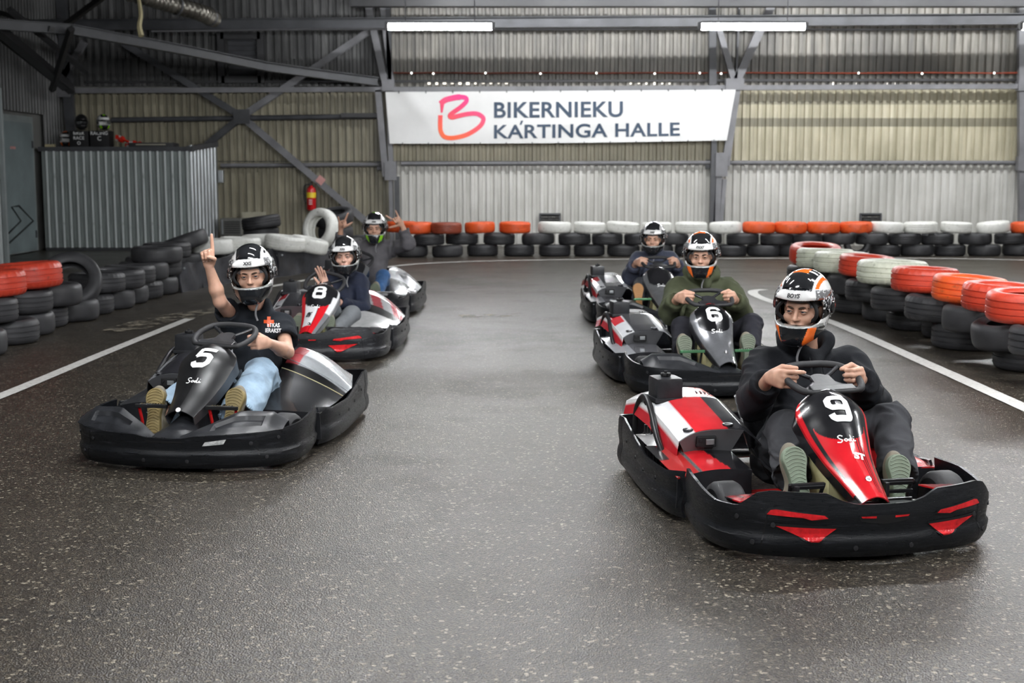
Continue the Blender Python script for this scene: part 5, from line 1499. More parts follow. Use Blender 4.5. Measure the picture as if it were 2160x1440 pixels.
def head(vol, c, R, female=False):
    q = lambda x, y, z: c + R @ (V3((x, y, z)) * HS)
    s = HS
    vol.el(q(0, .012, .030), (.076 * s, .096 * s, .095 * s), R, .02)
    vol.el(q(0, -.022, -.034), (.056 * s, .072 * s, .080 * s), R, .03)
    vol.el(q(0, -.052, -.082), (.034 * s, .034 * s, .030 * s), R, .03)
    vol.rc(q(-.035, -.078, .030), q(.035, -.078, .030), .017 * s, .017 * s, .02)       # brow ridge
    for x in (-1, 1):
        vol.el(q(x * .046, -.060, -.026), (.024 * s, .022 * s, .022 * s), R, .02)       # cheek
        vol.el(q(x * .031, -.099, .008), (.020 * s, .014 * s, .012 * s), R, .010, sub=True)   # socket
        vol.el(q(x * .031, -.082, .008), (.0175 * s, .0140 * s, .0105 * s), R, .004)     # lids over the eyeball
        vol.el(q(x * .078, .010, -.004), (.010 * s, .020 * s, .032 * s), R, .006)       # ear
    vol.rc(q(0, -.090, .022), q(0, -.114, -.024), .0060 * s, .0098 * s, .012)          # nose
    for x in (-1, 1): vol.rc(q(x * .010, -.104, -.027), q(x * .013, -.096, -.027), .0070 * s, .0060 * s, .006)
    vol.rc(q(-.020, -.090, -.056), q(.020, -.090, -.056), .0075 * s, .0075 * s, .008)
    vol.rc(q(-.016, -.089, -.067), q(.016, -.089, -.067), .008 * s, .008 * s, .008)
    return q
def face_bits(parent, q, R, o, iris='eye_iris', look=(0, 0), smile=False, cap=True, base=(.56, .32, .225)):
    for x in (-1, 1):
        c = q(x * .031, -.0835, .007)
        M = Matrix.Translation(c - o) @ R.to_4x4()
        MB().lathe([(.0001, -.0145), (.006, -.0132), (.011, -.0095), (.0145, 0), (.011, .0095), (.0001, .0145)], 16, M @ Matrix.Rotation(pi / 2, 4, 'X')).build('eyeball', 'eye_white', parent, True)
        for up in (1, -1):
            a0 = 11 if up > 0 else 13
            def lid(u, w_, up=up, a0=a0, c=c):
                el = math.radians(lerp(a0, 95, w_)) * up; az = math.radians(lerp(-88, 88, u)); r_ = .0158
                el *= 1 - .0 * abs(az)
                el0 = el * (1 - .75 * (abs(az) / 1.54) ** 3 * (1 - w_))
                return c + R @ V3((r_ * 1.05 * math.sin(az) * math.cos(el0), -r_ * math.cos(az) * math.cos(el0), r_ * math.sin(el0))) - o
            ld = grid('eyelid', lid, 16, 8, 'skin', parent, lambda u, w_: tuple(x * .92 for x in base), flip=(up < 0), thick=.0012)
        d = R @ V3((look[0], -1, look[1])).normalized(); p = c + d * .0118
        Mi = Matrix.Translation(p - o) @ (d.to_track_quat('Z', 'Y').to_matrix().to_4x4())
        MB().lathe([(.0076, 0), (.0062, .0022), (.0001, .003)], 14, Mi).build('iris', iris, parent, True)
        pts = [q(x * a, b_, z) - o for a, b_, z in ((.012, -.100, .0215), (.026, -.0985, .0265), (.040, -.090, .0270), (.052, -.078, .0215))]
        MB().tube(catmull(pts, 4), .004, 6, rs=[.0035, .004, .0045, .0045, .0045, .0045, .0045, .004, .004, .0035, .003, .0025, .002][:13]).build('eyebrow', 'brow_hair', parent, True)
        pts = [q(x * a, b_, z) - o for a, b_, z in ((.015, -.0965, .0085), (.024, -.0998, .0110), (.036, -.0985, .0110), (.047, -.0875, .0075))]
        MB().tube(catmull(pts, 4), .0016, 5).build('eyelashes', 'brow_hair', parent, True)
    sm = .010 if smile else .001
    for z0, nm in ((-.0575, 'lip'), (-.067, 'lip')):
        pts = [q(a, b_, z0 + zz) - o for a, b_, zz in ((-.026 - sm * .4, -.086, sm), (-.012, -.0955, -.001), (0, -.0970, 0), (.012, -.0955, -.001), (.026 + sm * .4, -.086, sm))]
        P = catmull(pts, 4); n = len(P)
        MB().tube(P, .004, 6, rs=[.0015 + .0035 * math.sin(pi * i / (n - 1)) for i in range(n)]).build('lip', 'lip', parent, True)
def skin_cols(base, o, q=None, R=None):
    def f(P, N):
        C = np.tile(np.array(base), (len(P), 1)); C *= (1 + .06 * vnoise(P * 22, 5))[:, None]
        return np.clip(C, 0, 1)
    return f

# ---- helmet
def helmet_cols(style):
    W = np.array((.76, .76, .75)); K = np.array((.010, .011, .013)); O = np.array((.88, .16, .015)); G = np.array((.30, .72, .02)); S_ = np.array((.42, .43, .44))
    acc = {'orange': O, 'green': G, 'white': W, 'plain': K}[style]
    def f(Q):   # Q: points in helmet units, x right, y back, z up, centre at the skull
        x, y, z = Q[:, 0], Q[:, 1], Q[:, 2]; C = np.tile(W, (len(Q), 1)); ax = np.abs(x)
        def put(m, c): C[m] = c
        front = y < .02
        # top: black field with scoop, accent patch
        put((z > .085) & (ax < .070 - .10 * np.maximum(y, 0)) & (y < .13), K); put((z > .08) & (ax > .082 - .1 * np.maximum(y, 0)) & (ax < .092 - .1 * np.maximum(y, 0)) & (y > -.04), K)
        if style == 'orange':
            put((z > .128) & (x > -.055) & (x < .030) & (y > -.075), O); put((z > .10) & (ax > .080) & (ax < .092) & (y < .06), O)
        if style == 'green': put((z > .135) & (ax < .024), G)
        if style == 'white': put((z > .12) & (ax > .085) & (ax < .10), K)
        # sides: dark band with broken pattern behind the visor, rising to the rear
        put((z > .02) & (y > .10), K); put((z > .10) & (y > .11) & (ax > .03) & (ax < .06), W)
        band = (z < .062 + .25 * np.maximum(y, -.03)) & (z > -.030 + .12 * y) & (ax > .09)
        put(band, K)
        pat = vnoise(Q * np.array((70, 90, 110)), 11)
        put(band & (pat > .30) & (z > .0), W)
        edge = np.abs(z - (.062 + .25 * np.maximum(y, -.03))) < .004
        put(edge & (ax > .06) & (y < .12), acc if style == 'orange' else K)
        # brow band is white, widow's peak
        put((z > .052) & (z < .098 - .25 * np.maximum(ax - .05, 0)) & (ax < .10) & (y < 0), W)
        put((z > .098) & (z < .103) & (ax < .06) & (y < 0), K)
        # chin
        ch = (z < -.060) & (y < .05)
        put(ch & (ax < .115), K)
        if style in ('orange', 'green'):
            xs = .040 + .30 * (z + .17); put(ch & (ax > xs) & (ax < xs + .030) & (y < -.02), acc)
        put((z < -.050) & (y > -.02) & (y > -.10 - z * .6 - .06) & (ax > .085), W)
        put(((z < -.06) & (np.abs(y + .035 + (z + .06) * .8) < .007) & (ax > .08)), S_)
        put((z < -.10) & (y > .05), K)
        return C
    return f
def helmet(parent, c, R, o, style, hs, vox, brand='XXS', neck=True):
    """full-face helmet, opening between z -.058 and .050"""
    k = hs
    q = lambda x, y, z: c + R @ (V3((x, y, z)) * k)
    lo = [c[i] - .24 * k for i in range(3)]; hi = [c[i] + .24 * k for i in range(3)]
    v = Vol(lo, hi, vox)
    v.el(q(0, .015, .022), (.126 * k, .166 * k, .152 * k), R, .01)
    v.el(q(0, -.042, -.078), (.105 * k, .122 * k, .100 * k), R, .06 * k)
    v.rc(q(-.024, -.132, -.128), q(.024, -.132, -.128), .028 * k, .028 * k, .05 * k)
    v.rc(q(-.080, -.108, .066), q(.080, -.108, .066), .013 * k, .013 * k, .02 * k)      # brow ledge
    # hollow and neck hole
    v.el(q(0, .010, .012), (.104 * k, .140 * k, .124 * k), R, .01, sub=True)
    v.rc(q(0, -.010, -.040), q(0, -.015, -.26), .092 * k, .084 * k, .02, sub=True)
    # eye port
    v.bx(q(0, -.150, -.008), (.108 * k, .125 * k, .056 * k), .040 * k, R, .010, sub=True)
    v.bx(q(0, -.150, .008), (.122 * k, .105 * k, .040 * k), .03 * k, R, .010, sub=True)
    Rn = np.array(R); cf = helmet_cols(style)
    def cols(P, N):
        Q = (P - np.array(c)) @ Rn / k; C = cf(Q)
        # inside: lining; port rim gasket
        A = Q - np.array((0, .015, .02)); inner = (A * N @ Rn).sum(1) < 0 if False else ((A * (N @ Rn)).sum(1) < -.0)
        C[inner] = (.006, .006, .007)
        x, y, z = Q.T
        nn = N @ Rn
        rim = (y < -.02) & (np.abs(z + .003) < .070) & (np.abs(x) < .135) & ((np.abs(nn[:, 2]) > .72) | (nn[:, 1] > -.05)) & (np.abs(z) < .064)
        C[rim] = (.012, .012, .013)
        lip = (y < -.05) & (z < -.056) & (z > -.071) & (nn[:, 1] < 0); C[lip] = (.30, .31, .30)
        return C
    h = vol_obj('helmet', v, 'helmet_gloss', parent, o, 1, None, cols)
    # smoked scoop on the crown
    def sc(u, w_):
        x = lerp(-.062, .062, u); t = lerp(.62, 1.24, w_)
        P = V3((x * (1 - .15 * w_), .015 - .166 * math.cos(t) * (1 - (x / .14) ** 2) ** .5, .022 + .152 * math.sin(t) * (1 - (x / .15) ** 2) ** .5)); n_ = (P - V3((0, .015, .02))).normalized()
        P += n_ * (.002 + .007 * math.sin(pi * w_) * math.sin(pi * u) ** .5)
        return c + R @ (P * k) - o
    grid('vent_scoop', sc, 16, 14, 'vent_smoke', h, thick=.003)
    # raised clear visor: band from ear to ear above and beside the port
    def vz(u, w_):
        a = lerp(-1.75, 1.75, u); aa = abs(a) / 1.75
        zc = lerp(.055, .098, w_) if aa < .55 else lerp(lerp(.055, -.045, min(1, (aa - .55) / .35)), .098 - .03 * (aa - .55), w_)
        ry = (1 - ((zc - .02) / .150) ** 2) ** .5
        P = V3((.1375 * math.sin(a) * ry, .015 - .172 * math.cos(a) * ry, zc))
        return c + R @ (P * k) - o
    for s, (a0, a1) in ((-1, (0, .27)), (1, (.73, 1))):
        grid('visor', lambda u, w_, a0=a0, a1=a1: vz(lerp(a0, a1, u), w_), 20, 10, 'visor_clear', h, thick=.002)
    for s in (-1, 1):
        P = q(s * .139, .012, .005); d = R @ V3((s, 0, 0))
        MB().lathe([(.028 * k, -.004), (.026 * k, .003), (.010 * k, .006), (.001, .006)], 20, Matrix.Translation(P - o) @ d.to_track_quat('Z', 'Y').to_matrix().to_4x4()).build('visor_pivot', 'vent_smoke', h, True)
    # brand mark on the brow
    vs, fs = text_geo(brand, .024 * k, .0012, .15, 1.0)
    pts = []
    for p in vs:
        x = p.x / k; z = .076 + p.y / k; ry = max(.05, (1 - ((z - .02) / .150) ** 2 - (x / .1375) ** 2)) ** .5
        pts.append(c + R @ (V3((x, .015 - .172 * ry - .008, z)) * k) - o)
    ob('brand_mark', mkmesh('brand_mark', pts, fs, 'marking_black'), h)
    # chin vent and strap
    ch = [q(-.022, -.158, -.098), q(0, -.166, -.130), q(.022, -.158, -.098)]
    MB().tube([p - o for p in ch], .0035 * k, 6).build('chin_vent', 'slot_black', h, True)
    st = catmull([q(.035, -.075, -.15), q(.020, -.100, -.185), q(.012, -.105, -.225), q(.018, -.100, -.262)], 5)
    MB().tube([p - o for p in st], .006 * k, 6).build('chin_strap', 'cord_grey', h, True)
    # padding ring inside the port
    pr = [q(.094 * math.cos(a), -.070 - .020 * math.cos(2 * a), -.008 + .060 * math.sin(a)) - o for a in [2 * pi * i / 28 for i in range(28)]]
    MB().tube(pr, .009 * k, 8, closed=True).build('cheek_padding', 'lining_black', h, True)
    return h

def shoe(parent, o, heel, toe, nrm, sole_mat, upper_mat, L=.29, wd=.105, vox=.006, ankle=None):
    """sole runs heel -> toe; nrm points out of the sole"""
    heel, toe = V3(heel), V3(toe); f = (toe - heel).normalized(); nrm = V3(nrm); nrm = (nrm - f * nrm.dot(f)).normalized(); sd = f.cross(nrm)
    c = (heel + toe) / 2
    out = [(-.5, .0, .62), (-.46, .02, .75), (-.30, .0, .74), (-.08, .0, .66), (.12, .0, .82), (.28, .0, 1.0), (.40, .0, .88), (.47, .0, .55), (.5, 0, .22)]
    pts = [(a * L, w_ * wd / 2) for a, _, w_ in out] + [(a * L, -w_ * wd / 2) for a, _, w_ in out[::-1]]
    pts = [(-.5 * L, 0)] + pts
    P = catmull([V3((a, b_, 0)) for a, b_ in pts], 4, True); n = len(P)
    vs = []; lay = [(0.0, .93), (.004, 1.0), (.026, 1.02), (.030, .98)]
    for d, sc in lay: vs += [c + f * p.x * sc + sd * p.y * sc - nrm * d for p in P]
    fs = [tuple(range(n))] + [(r * n + i, r * n + (i + 1) % n, (r + 1) * n + (i + 1) % n, (r + 1) * n + i) for r in range(len(lay) - 1) for i in range(n)] + [tuple((len(lay) - 1) * n + i for i in range(n - 1, -1, -1))]
    b0 = min(min(v) for v in vs)
    v = Vol([min(heel[i], toe[i], (ankle or toe)[i]) - .12 for i in range(3)], [max(heel[i], toe[i], (ankle or toe)[i]) + .12 for i in range(3)], vox)
    M = Matrix((f, sd, nrm)).transposed()
    v.el(c + f * .07 * L / .29 - nrm * .050, (.105 * L / .29, wd * .47, .045), M, .01); v.el(c - f * .06 - nrm * .058, (.085, wd * .38, .048), M, .03)
    an = V3(ankle) if ankle is not None else c - f * .08 - nrm * .13
    v.rc(c - f * .07 - nrm * .07, c - f * .075 - nrm * .115, .044, .046, .03)
    v.bx(c + nrm * .075, (.3, .2, .100), .001, M, .002, sub=True)
    s = vol_obj('shoe', v, upper_mat, parent, o, 1)
    sl = ob('sole', mkmesh('sole', [p - o for p in vs], fs, sole_mat), s)
    # ridges moulded in the sole
    mb = MB()
    for k in range(15):
        a = (-.44 + k * .062) * L; w_ = None
        for p1, p2 in zip(out, out[1:]):
            if p1[0] <= a / L <= p2[0]: w_ = lerp(p1[2], p2[2], (a / L - p1[0]) / (p2[0] - p1[0]))
        if w_ is None: continue
        arc = [c + f * (a + .014 * (1 - t * t)) + sd * (t * w_ * wd / 2 * .84) + nrm * .0008 - o for t in (-1, -.6, -.2, .2, .6, 1)]
        mb.tube(arc, .0026, 4)
    mb.build('tread', sole_mat, s)
    # laces
    mb = MB()
    for k in range(4):
        a = .00 + .028 * k; h_ = .100 - .012 * k
        mb.tube([c + f * a - nrm * (h_ - .012) + sd * .026 - o, c + f * (a + .006) - nrm * (h_ + .002) - o, c + f * a - nrm * (h_ - .012) - sd * .026 - o], .004, 5)
    mb.build('laces', 'shoe_white', s)
    return s

def person(key, label, spec):
    """all joints in the kart's own frame: x to the picture's right, y rearwards, z up"""
    K = KARTS[key]
    o = V3((.085, 1.18, .06))
    M = K.matrix_basis.copy() if False else Matrix.Translation(K.location) @ Matrix.Rotation(K.rotation_euler.z, 4, 'Z')
    root = thing('person', label, 'person', M @ o, K.rotation_euler.z)
    Mi = M.inverted()
    def J(px, py, y, *loc):     # joint given by picture position and distance behind the kart's nose
        if loc: return V3((px, py, y))      # already in the kart frame
        a, b_ = (px - 1080) / FPX, (720 - py) / FPX; d = V3((a, CP + b_ * SP, -SP + b_ * CP)); C0 = V3((0, 0, CAMH))
        c0 = Mi @ C0; dd = Mi.to_3x3() @ d; t = (y - c0.y) / dd.y
        return c0 + dd * t
    S = spec; vx = S.get('vox', .007); cvx = S.get('cvox', .009)
    hc = J(*S['head']); yaw, pit, roll = S.get('turn', (0, 0, 0)); R = rot_from(math.radians(yaw), math.radians(pit), math.radians(roll))
    pel = V3(S.get('pelvis', (.085, 1.17, .16))); bs = S.get('build', 1.0)
    neck = hc + R @ V3((0, .045, -.13)) ; 
    shl, shr = J(*S['sl']), J(*S['sr']); mid = (shl + shr) / 2; nb = V3((lerp(mid.x, neck.x, .5), lerp(mid.y, neck.y, .6), mid.z + .085 + S.get('nbz', 0))); chest = mid + V3((0, -.010, -.13))
    el_, er = J(*S['el']), J(*S['er']); wl_, wr = J(*S['wl']), J(*S['wr'])
    kl, kr = J(*S['kl']), J(*S['kr']); al_, ar = J(*S['al']), J(*S['ar'])
    hl, hr = pel + V3((-.085, 0, 0)), pel + V3((.085, 0, 0))
    allp = [hc, pel, shl, shr, el_, er, wl_, wr, kl, kr, al_, ar]
    lo = [min(p[i] for p in allp) - .24 for i in range(3)]; hi = [max(p[i] for p in allp) + .24 for i in range(3)]
    lo[2] = max(lo[2], -.02)
    v = Vol(lo, hi, vx)
    v.el(pel + V3((0, 0, .02)), (.13 * bs, .085 * bs, .09), None, .05); v.rc(pel + V3((0, 0, .05)), chest, .105 * bs, .115 * bs, .05); v.rc(shl + V3((.03, 0, -.02)), shr + V3((-.03, 0, -.02)), .058, .058, .06)
    v.rc(nb, neck + V3((0, 0, .01)), .054, .050, .03); v.rc(neck, hc, .050, .05, .03)
    q = head(v, hc, R)
    AL = S.get('arm', 1.0)
    for sh, e, w_ in ((shl, el_, wl_), (shr, er, wr)):
        v.rc(sh, e, .046 * AL, .038 * AL, .03); v.rc(e, e.lerp(w_, .35), .037 * AL, .040 * AL, .02); v.rc(e.lerp(w_, .35), w_, .040 * AL, .0255 * AL, .02)
    for h_, k_, a_ in ((hl, kl, al_), (hr, kr, ar)):
        v.rc(h_, k_, .072, .050, .04); v.rc(k_, k_.lerp(a_, .4), .048, .048, .03); v.rc(k_.lerp(a_, .4), a_, .048, .032, .03)
    ns = []
    for sd, w_, e in ((-1, wl_, el_), (1, wr, er)):
        hp = S['hl'] if sd < 0 else S['hr']
        fr, th, wv = hand(v, w_, hp[1], hp[2], hp[3], hp[0], S.get('hs', 1.12))
        ns.append((fr, th, wv))
    body = vol_obj('body', v, 'skin', root, o, 1, None, skin_cols(S.get('skin', (.56, .32, .225)), o))
    if S.get('nails'):
        for fr, th, wv in ns:
            for pts, d in fr:
                n_ = wv.cross(d).normalized(); tip = pts[3]
                for sg in (1,):
                    nn_ = (pts[3] - pts[1]); out = -(nn_ - d * nn_.dot(d)); 
                    if out.length < 1e-4: out = n_
                    out.normalize()
                    MB().box(tip - o + out * -.0068 + d * .002, (.009, .011, .003), Matrix((wv, d, -out)).transposed(), .001).build('fingernail', 'nail', body)
    face_bits(body, q, R, o, S.get('iris', 'eye_iris'), S.get('look', (0, 0)), S.get('smile', False), True, S.get('skin', (.56, .32, .225)))
    if S.get('cap', True):
        cv = Vol([hc[i] - .16 for i in range(3)], [hc[i] + .16 for i in range(3)], max(vx, .005))
        cv.el(q(0, .012, .032), (.083 * HS, .103 * HS, .100 * HS), R, .01); cv.bx(q(0, 0, -.068), (.2, .2, .095), .001, R, .003, sub=True)
        vol_obj('head_cap', cv, 'cap_cloth', root, o, 1, (.0015, (40, 40, 40), 3))
    # trousers
    TR = S.get('leg', 1.0)
    t = Vol(lo, hi, cvx)
    t.el(pel + V3((0, 0, .02)), (.165 * bs, .115, .11), None, .05)
    for h_, k_, a_ in ((hl, kl, al_), (hr, kr, ar)):
        t.rc(h_, k_, .094, .072 * TR, .04); t.rc(k_ + V3((0, 0, .0)), a_, .070 * TR, S.get('cuff', .062) * TR, .03)
    for a_, k_ in ((al_, kl), (ar, kr)):
        d = (a_ - k_).normalized(); t.rc(a_ + d * .03, a_ + d * .16, .085 * TR, .085 * TR, .004, sub=True)
    vol_obj('trousers', t, S['trousers'], root, o, 1, (S.get('tfold', .006), (9, 9, 16), key))
    # top
    u = Vol(lo, hi, cvx); TB = S.get('bulk', 1.0)
    u.el(pel + V3((0, -.01, .07)), (.155 * bs * TB, .115 * TB, .09), None, .05); u.rc(pel + V3((0, -.01, .10)), chest + V3((0, -.01, 0)), .122 * bs * TB, .135 * bs * TB, .06)
    u.rc(shl + V3((.02, 0, -.035)), shr + V3((-.02, 0, -.035)), .082 * TB, .082 * TB, .06); u.rc(shl + V3((.05, 0, .0)), nb + V3((-.03, .01, -.01)), .055, .055, .05); u.rc(shr + V3((-.05, 0, .0)), nb + V3((.03, .01, -.01)), .055, .055, .05)
    if S['sleeve'] == 'long':
        for sh, e, w_ in ((shl, el_, wl_), (shr, er, wr)):
            SA = S.get('slv', 1.0); d = (w_ - e).normalized(); w2 = w_ - d * .01
            u.rc(sh + V3((0, 0, -.01)), e, .080 * SA, .070 * SA, .05); u.rc(e, e.lerp(w2, .75), .068 * SA, .054 * SA, .04); u.rc(e.lerp(w2, .72), w2, .055 * SA, .036 * min(SA, 1.05), .02)
            u.rc(w2 + d * .004, w2 + d * .14, .075, .075, .003, sub=True)
    else:
        for sh, e in ((shl, el_), (shr, er)):
            d = (e - sh).normalized(); cut = sh.lerp(e, S.get('slen', .82))
            u.rc(sh + V3((0, 0, -.015)), cut, .078, .080, .05)
            u.rc(cut + d * .03, cut + d * .2, .10, .10, .004, sub=True)
            u.rc(sh.lerp(e, .5), cut + d * .05, .050, .058, .006, sub=True)
    if S.get('hood'):
        for i in range(9):
            a = lerp(-.6, pi + .6, i / 8); p = nb + V3((math.cos(a) * .105, .020 + math.sin(a) * .085, .045 + .045 * math.sin(a))); a2 = lerp(-.6, pi + .6, (i + 1) / 8); p2 = nb + V3((math.cos(a2) * .105, .020 + math.sin(a2) * .085, .045 + .045 * math.sin(a2)))
            if i < 8: u.rc(p, p2, .036, .036, .025)
        u.rc(nb + V3((-.09, -.03, .035)), nb + V3((0, -.085, -.035)), .036, .028, .03); u.rc(nb + V3((.09, -.03, .035)), nb + V3((0, -.085, -.035)), .036, .028, .03)
    u.rc(nb + V3((0, -.02, .015)), nb + V3((0, -.045, .16)), .060, .075, .012, sub=True)
    if S.get('collar'):
        u.rc(nb + V3((0, .0, .02)), nb + V3((0, -.01, .075)), .075, .07, .02); u.rc(nb + V3((0, -.01, .05)), nb + V3((0, -.02, .2)), .058, .062, .004, sub=True)
    top = vol_obj('top' if S['topname'] is None else S['topname'], u, S['top'], root, o, 1, (S.get('fold', .009), S.get('fsc', (7, 7, 12)), key + 20))
    # helmet and shoes
    helmet(root, hc + R @ V3((0, .000, S.get('hoff', .015))), R, o, S['helmet'], S.get('hel', 1.0), S.get('hvox', .006), S.get('brand', 'XXS'))
    for sd, (an, k_, hp) in enumerate(((al_, kl, S.get('fl')), (ar, kr, S.get('fr')))):
        if hp is None: continue
        cen = J(*hp[:3]); tilt = math.radians(hp[3]); yw = math.radians(hp[4]) if len(hp) > 4 else 0
        f = V3((math.sin(yw), math.sin(tilt) * .9, math.cos(tilt))).normalized(); nrm = V3((0, -1, .0)); L = S.get('foot', .285)
        shoe(root, o, cen - f * L / 2, cen + f * L / 2, nrm, S['sole'], S.get('upper', 'shoe_upper'), L, .108, .007)
    # cords
    if S.get('cords'):
        for sx in (-1, 1):
            p0 = nb + V3((sx * .030, -.095, -.02)); pts = [p0 - o, p0 + V3((0, -.03, -.06)) - o, p0 + V3((sx * .005, -.045, -.12)) - o]
            MB().tube(catmull(pts, 5), .0045, 6).build('drawstring', S['top'] if sx < 0 else S['top'], top, True)
    return root, J, o, top
def decal_on(name, target, J, px, py, o, vs, fs, mat, off=.003, dx=0.0, dz=0.0):
    """drape flat artwork onto a garment where the picture shows it"""
    me = target.data; bv = BVHTree.FromPolygons([v.co for v in me.vertices], [tuple(p.vertices) for p in me.polygons])
    a, b_ = J(px, py, -1.0) - o, J(px, py, 1.5) - o
    hit = bv.ray_cast(a, (b_ - a).normalized())
    P = hit[0] if hit[0] is not None else J(px, py, 1.1) - o
    d = (b_ - a).normalized(); right = V3((1, 0, 0)); right = (right - d * right.dot(d)).normalized(); up = right.cross(d).normalized()
    pts = []
    for p in vs:
        s = P + right * (p.x + dx) + up * (p.y + dz); h = bv.ray_cast(s - d * .15, d, .4)
        pts.append((h[0] if h[0] is not None else s) - d * off)
    return ob(name, mkmesh(name, pts, fs, mat), target)
# ================================================================== DRIVERS
GL, GR = V3((.35, -.75, .25)), V3((-.35, -.75, .25))
def drivers():
    # number 9
    person(9, 'driver in a black hoodie with orange and white helmet gripping the wheel, looking left', dict(
        head=(1694, 652, 1.20), turn=(-42, 6, 2), sl=(1610, 768, 1.34), sr=(1792, 768, 1.34), el=(1592, 850, 1.06), er=(1838, 850, 1.08), wl=(-.160, .835, .632, 1), wr=(.275, .835, .632, 1),
        kl=(1655, 905, .88), kr=(1880, 885, .86), al=(1672, 1010, .50), ar=(1895, 1010, .50),
        hl=('grip_index', (.30, -.93, .05), (.93, .30, -.10), 1), hr=('grip', (-.30, -.93, .05), (-.93, .30, -.10), -1),
        fl=(1684, 1004, .385, 24, -3), fr=(1900, 1020, .385, 24, 6), foot=.255, sole='sole_green', top='hoodie_black', topname='hoodie', trousers='trouser_charcoal', sleeve='long', bulk=1.12, slv=1.15, hood=True, cords=True,
        helmet='orange', brand='BOYS', hel=1.03, vox=.0048, cvox=.008, hvox=.0038, fold=.010, tfold=.008, leg=1.12, cuff=.075, look=(-.35, -.05), nails=True))
    r, J, o, top = person(5, 'driver in a black printed T-shirt raising one finger, white and black helmet', dict(
        head=(532, 582, 1.22), turn=(13, 3, -4), sl=(494, 672, 1.32), sr=(594, 686, 1.32), el=(464, 636, 1.12), er=(606, 742, 1.12), wl=(441, 562, 1.06), wr=(.275, .840, .585, 1),
        kl=(440, 802, .88), kr=(550, 790, .88), al=(346, 876, .48), ar=(500, 880, .50),
        hl=('point', (-.05, -.10, 1), (.35, -.9, 0), 1), hr=('grip', (-.45, -.85, .12), (-.87, .44, -.10), -1),
        fl=(324, 866, .385, 24, -3), fr=(489, 866, .385, 24, 5), foot=.255, sole='sole_tan', upper='shoe_upper', top='tshirt_black', topname='t_shirt', trousers='jeans_light', sleeve='short', bulk=1.08, slen=.72,
        helmet='white', brand='XXS', hel=1.03, vox=.0048, cvox=.008, hvox=.0038, fold=.008, tfold=.010, leg=1.25, cuff=.085, look=(.0, 0), nails=True, hs=1.04, nbz=.030, skin=(.60, .35, .25)))
    # print on the T-shirt
    JJ = J
    vs = [V3((x, z, 0)) for x, z in ((-.010, -.03), (.010, -.03), (.010, -.010), (.03, -.010), (.03, .010), (.010, .010), (.010, .03), (-.010, .03), (-.010, .010), (-.03, .010), (-.03, -.010), (-.010, -.010))]
    decal_on('print_cross', top, J, 567, 678, o, vs, [(0, 1, 2, 11), (11, 2, 5, 8), (2, 3, 4, 5), (8, 5, 6, 7), (10, 11, 8, 9)], 'tyre_orange', .004)
    for body, dx, dz in (('ETKAS', .028, -.022), ('IERAKST', .026, -.054)):
        vs, fs = text_geo(body, .034, .0008); vs = [V3((v.x * .74, v.y, 0)) for v in vs]
        decal_on('print_lettering', top, J, 567, 678, o, vs, fs, 'digit_white', .004, dx, dz)
    person(6, 'driver in an olive green hoodie with orange and white helmet behind the red kart', dict(
        head=(1479, 541, 1.22), turn=(-20, 5, 0), sl=(1430, 609, 1.34), sr=(1536, 609, 1.34), el=(1416, 658, 1.08), er=(1562, 658, 1.08), wl=(-.160, .835, .632, 1), wr=(.275, .835, .632, 1),
        kl=(1440, 690, .86), kr=(1586, 684, .86), al=(1440, 745, .50), ar=(1582, 745, .50),
        hl=('grip', (.30, -.93, .05), (.93, .30, -.10), 1), hr=('grip', (-.30, -.93, .05), (-.93, .30, -.10), -1),
        fl=(1447, 744, .385, 24, 0), fr=(1580, 740, .385, 24, 4), foot=.26, sole='sole_dark', top='hoodie_olive', topname='hoodie', trousers='trouser_black', sleeve='long', bulk=1.14, slv=1.22, hood=True,
        helmet='orange', brand='PXXT', hel=1.03, vox=.006, cvox=.010, hvox=.005, fold=.011, leg=1.1, look=(0, 0), iris='eye_iris_brown'))
    person(8, 'smiling woman in a dark navy top raising an open hand, white and black helmet', dict(
        head=(728, 541, 1.22), turn=(5, 3, -3), sl=(700, 591, 1.32), sr=(760, 592, 1.32), el=(690, 645, 1.08), er=(766, 652, 1.08), wl=(688, 606, .80), wr=(705, 634, .80),
        kl=(700, 655, .82), kr=(742, 662, .84), al=(640, 690, .52), ar=(700, 705, .52),
        hl=('open', (-.25, -.20, 1), (-.35, -.9, -.1), -1), hr=('open', (-.70, -.30, .70), (.3, -.8, .2), 1),
        fl=(628, 700, .40, 14, 0), fr=(692, 700, .40, 14, 0), sole='sole_dark', top='top_navy', topname='long_sleeved_top', trousers='leggings_grey', sleeve='long', bulk=1.08, slv=.92, build=.92, collar=True, hoff=.006,
        helmet='white', brand='XXS', hel=1.03, vox=.006, cvox=.009, hvox=.005, fold=.004, tfold=.004, leg=1.0, smile=True, look=(0, 0), hs=1.05, skin=(.64, .38, .29)))
    person(1, 'driver in a grey sweatshirt with both arms raised, green and white helmet', dict(
        head=(791, 483, 1.24), turn=(8, 2, 0), sl=(758, 522, 1.32), sr=(824, 522, 1.32), el=(716, 520, 1.16), er=(862, 514, 1.14), wl=(719, 482, 1.06), wr=(848, 474, 1.08),
        kl=(760, 580, .86), kr=(808, 582, .86), al=(735, 615, .5), ar=(795, 625, .52),
        hl=('rock', (.30, -.45, .9), (.6, -.7, .1), 1), hr=('rock', (-.75, -.25, .8), (-.2, -.9, .1), -1),
        fl=(735, 625, .40, 14, 0), fr=(790, 625, .40, 14, 0), sole='sole_dark', top='sweat_grey', topname='sweatshirt', trousers='jeans_blue', sleeve='long', bulk=1.1, slv=1.0,
        helmet='green', brand='XXS', hel=1.03, vox=.0065, cvox=.010, hvox=.006, fold=.009, look=(0, 0), iris='eye_iris_brown'))
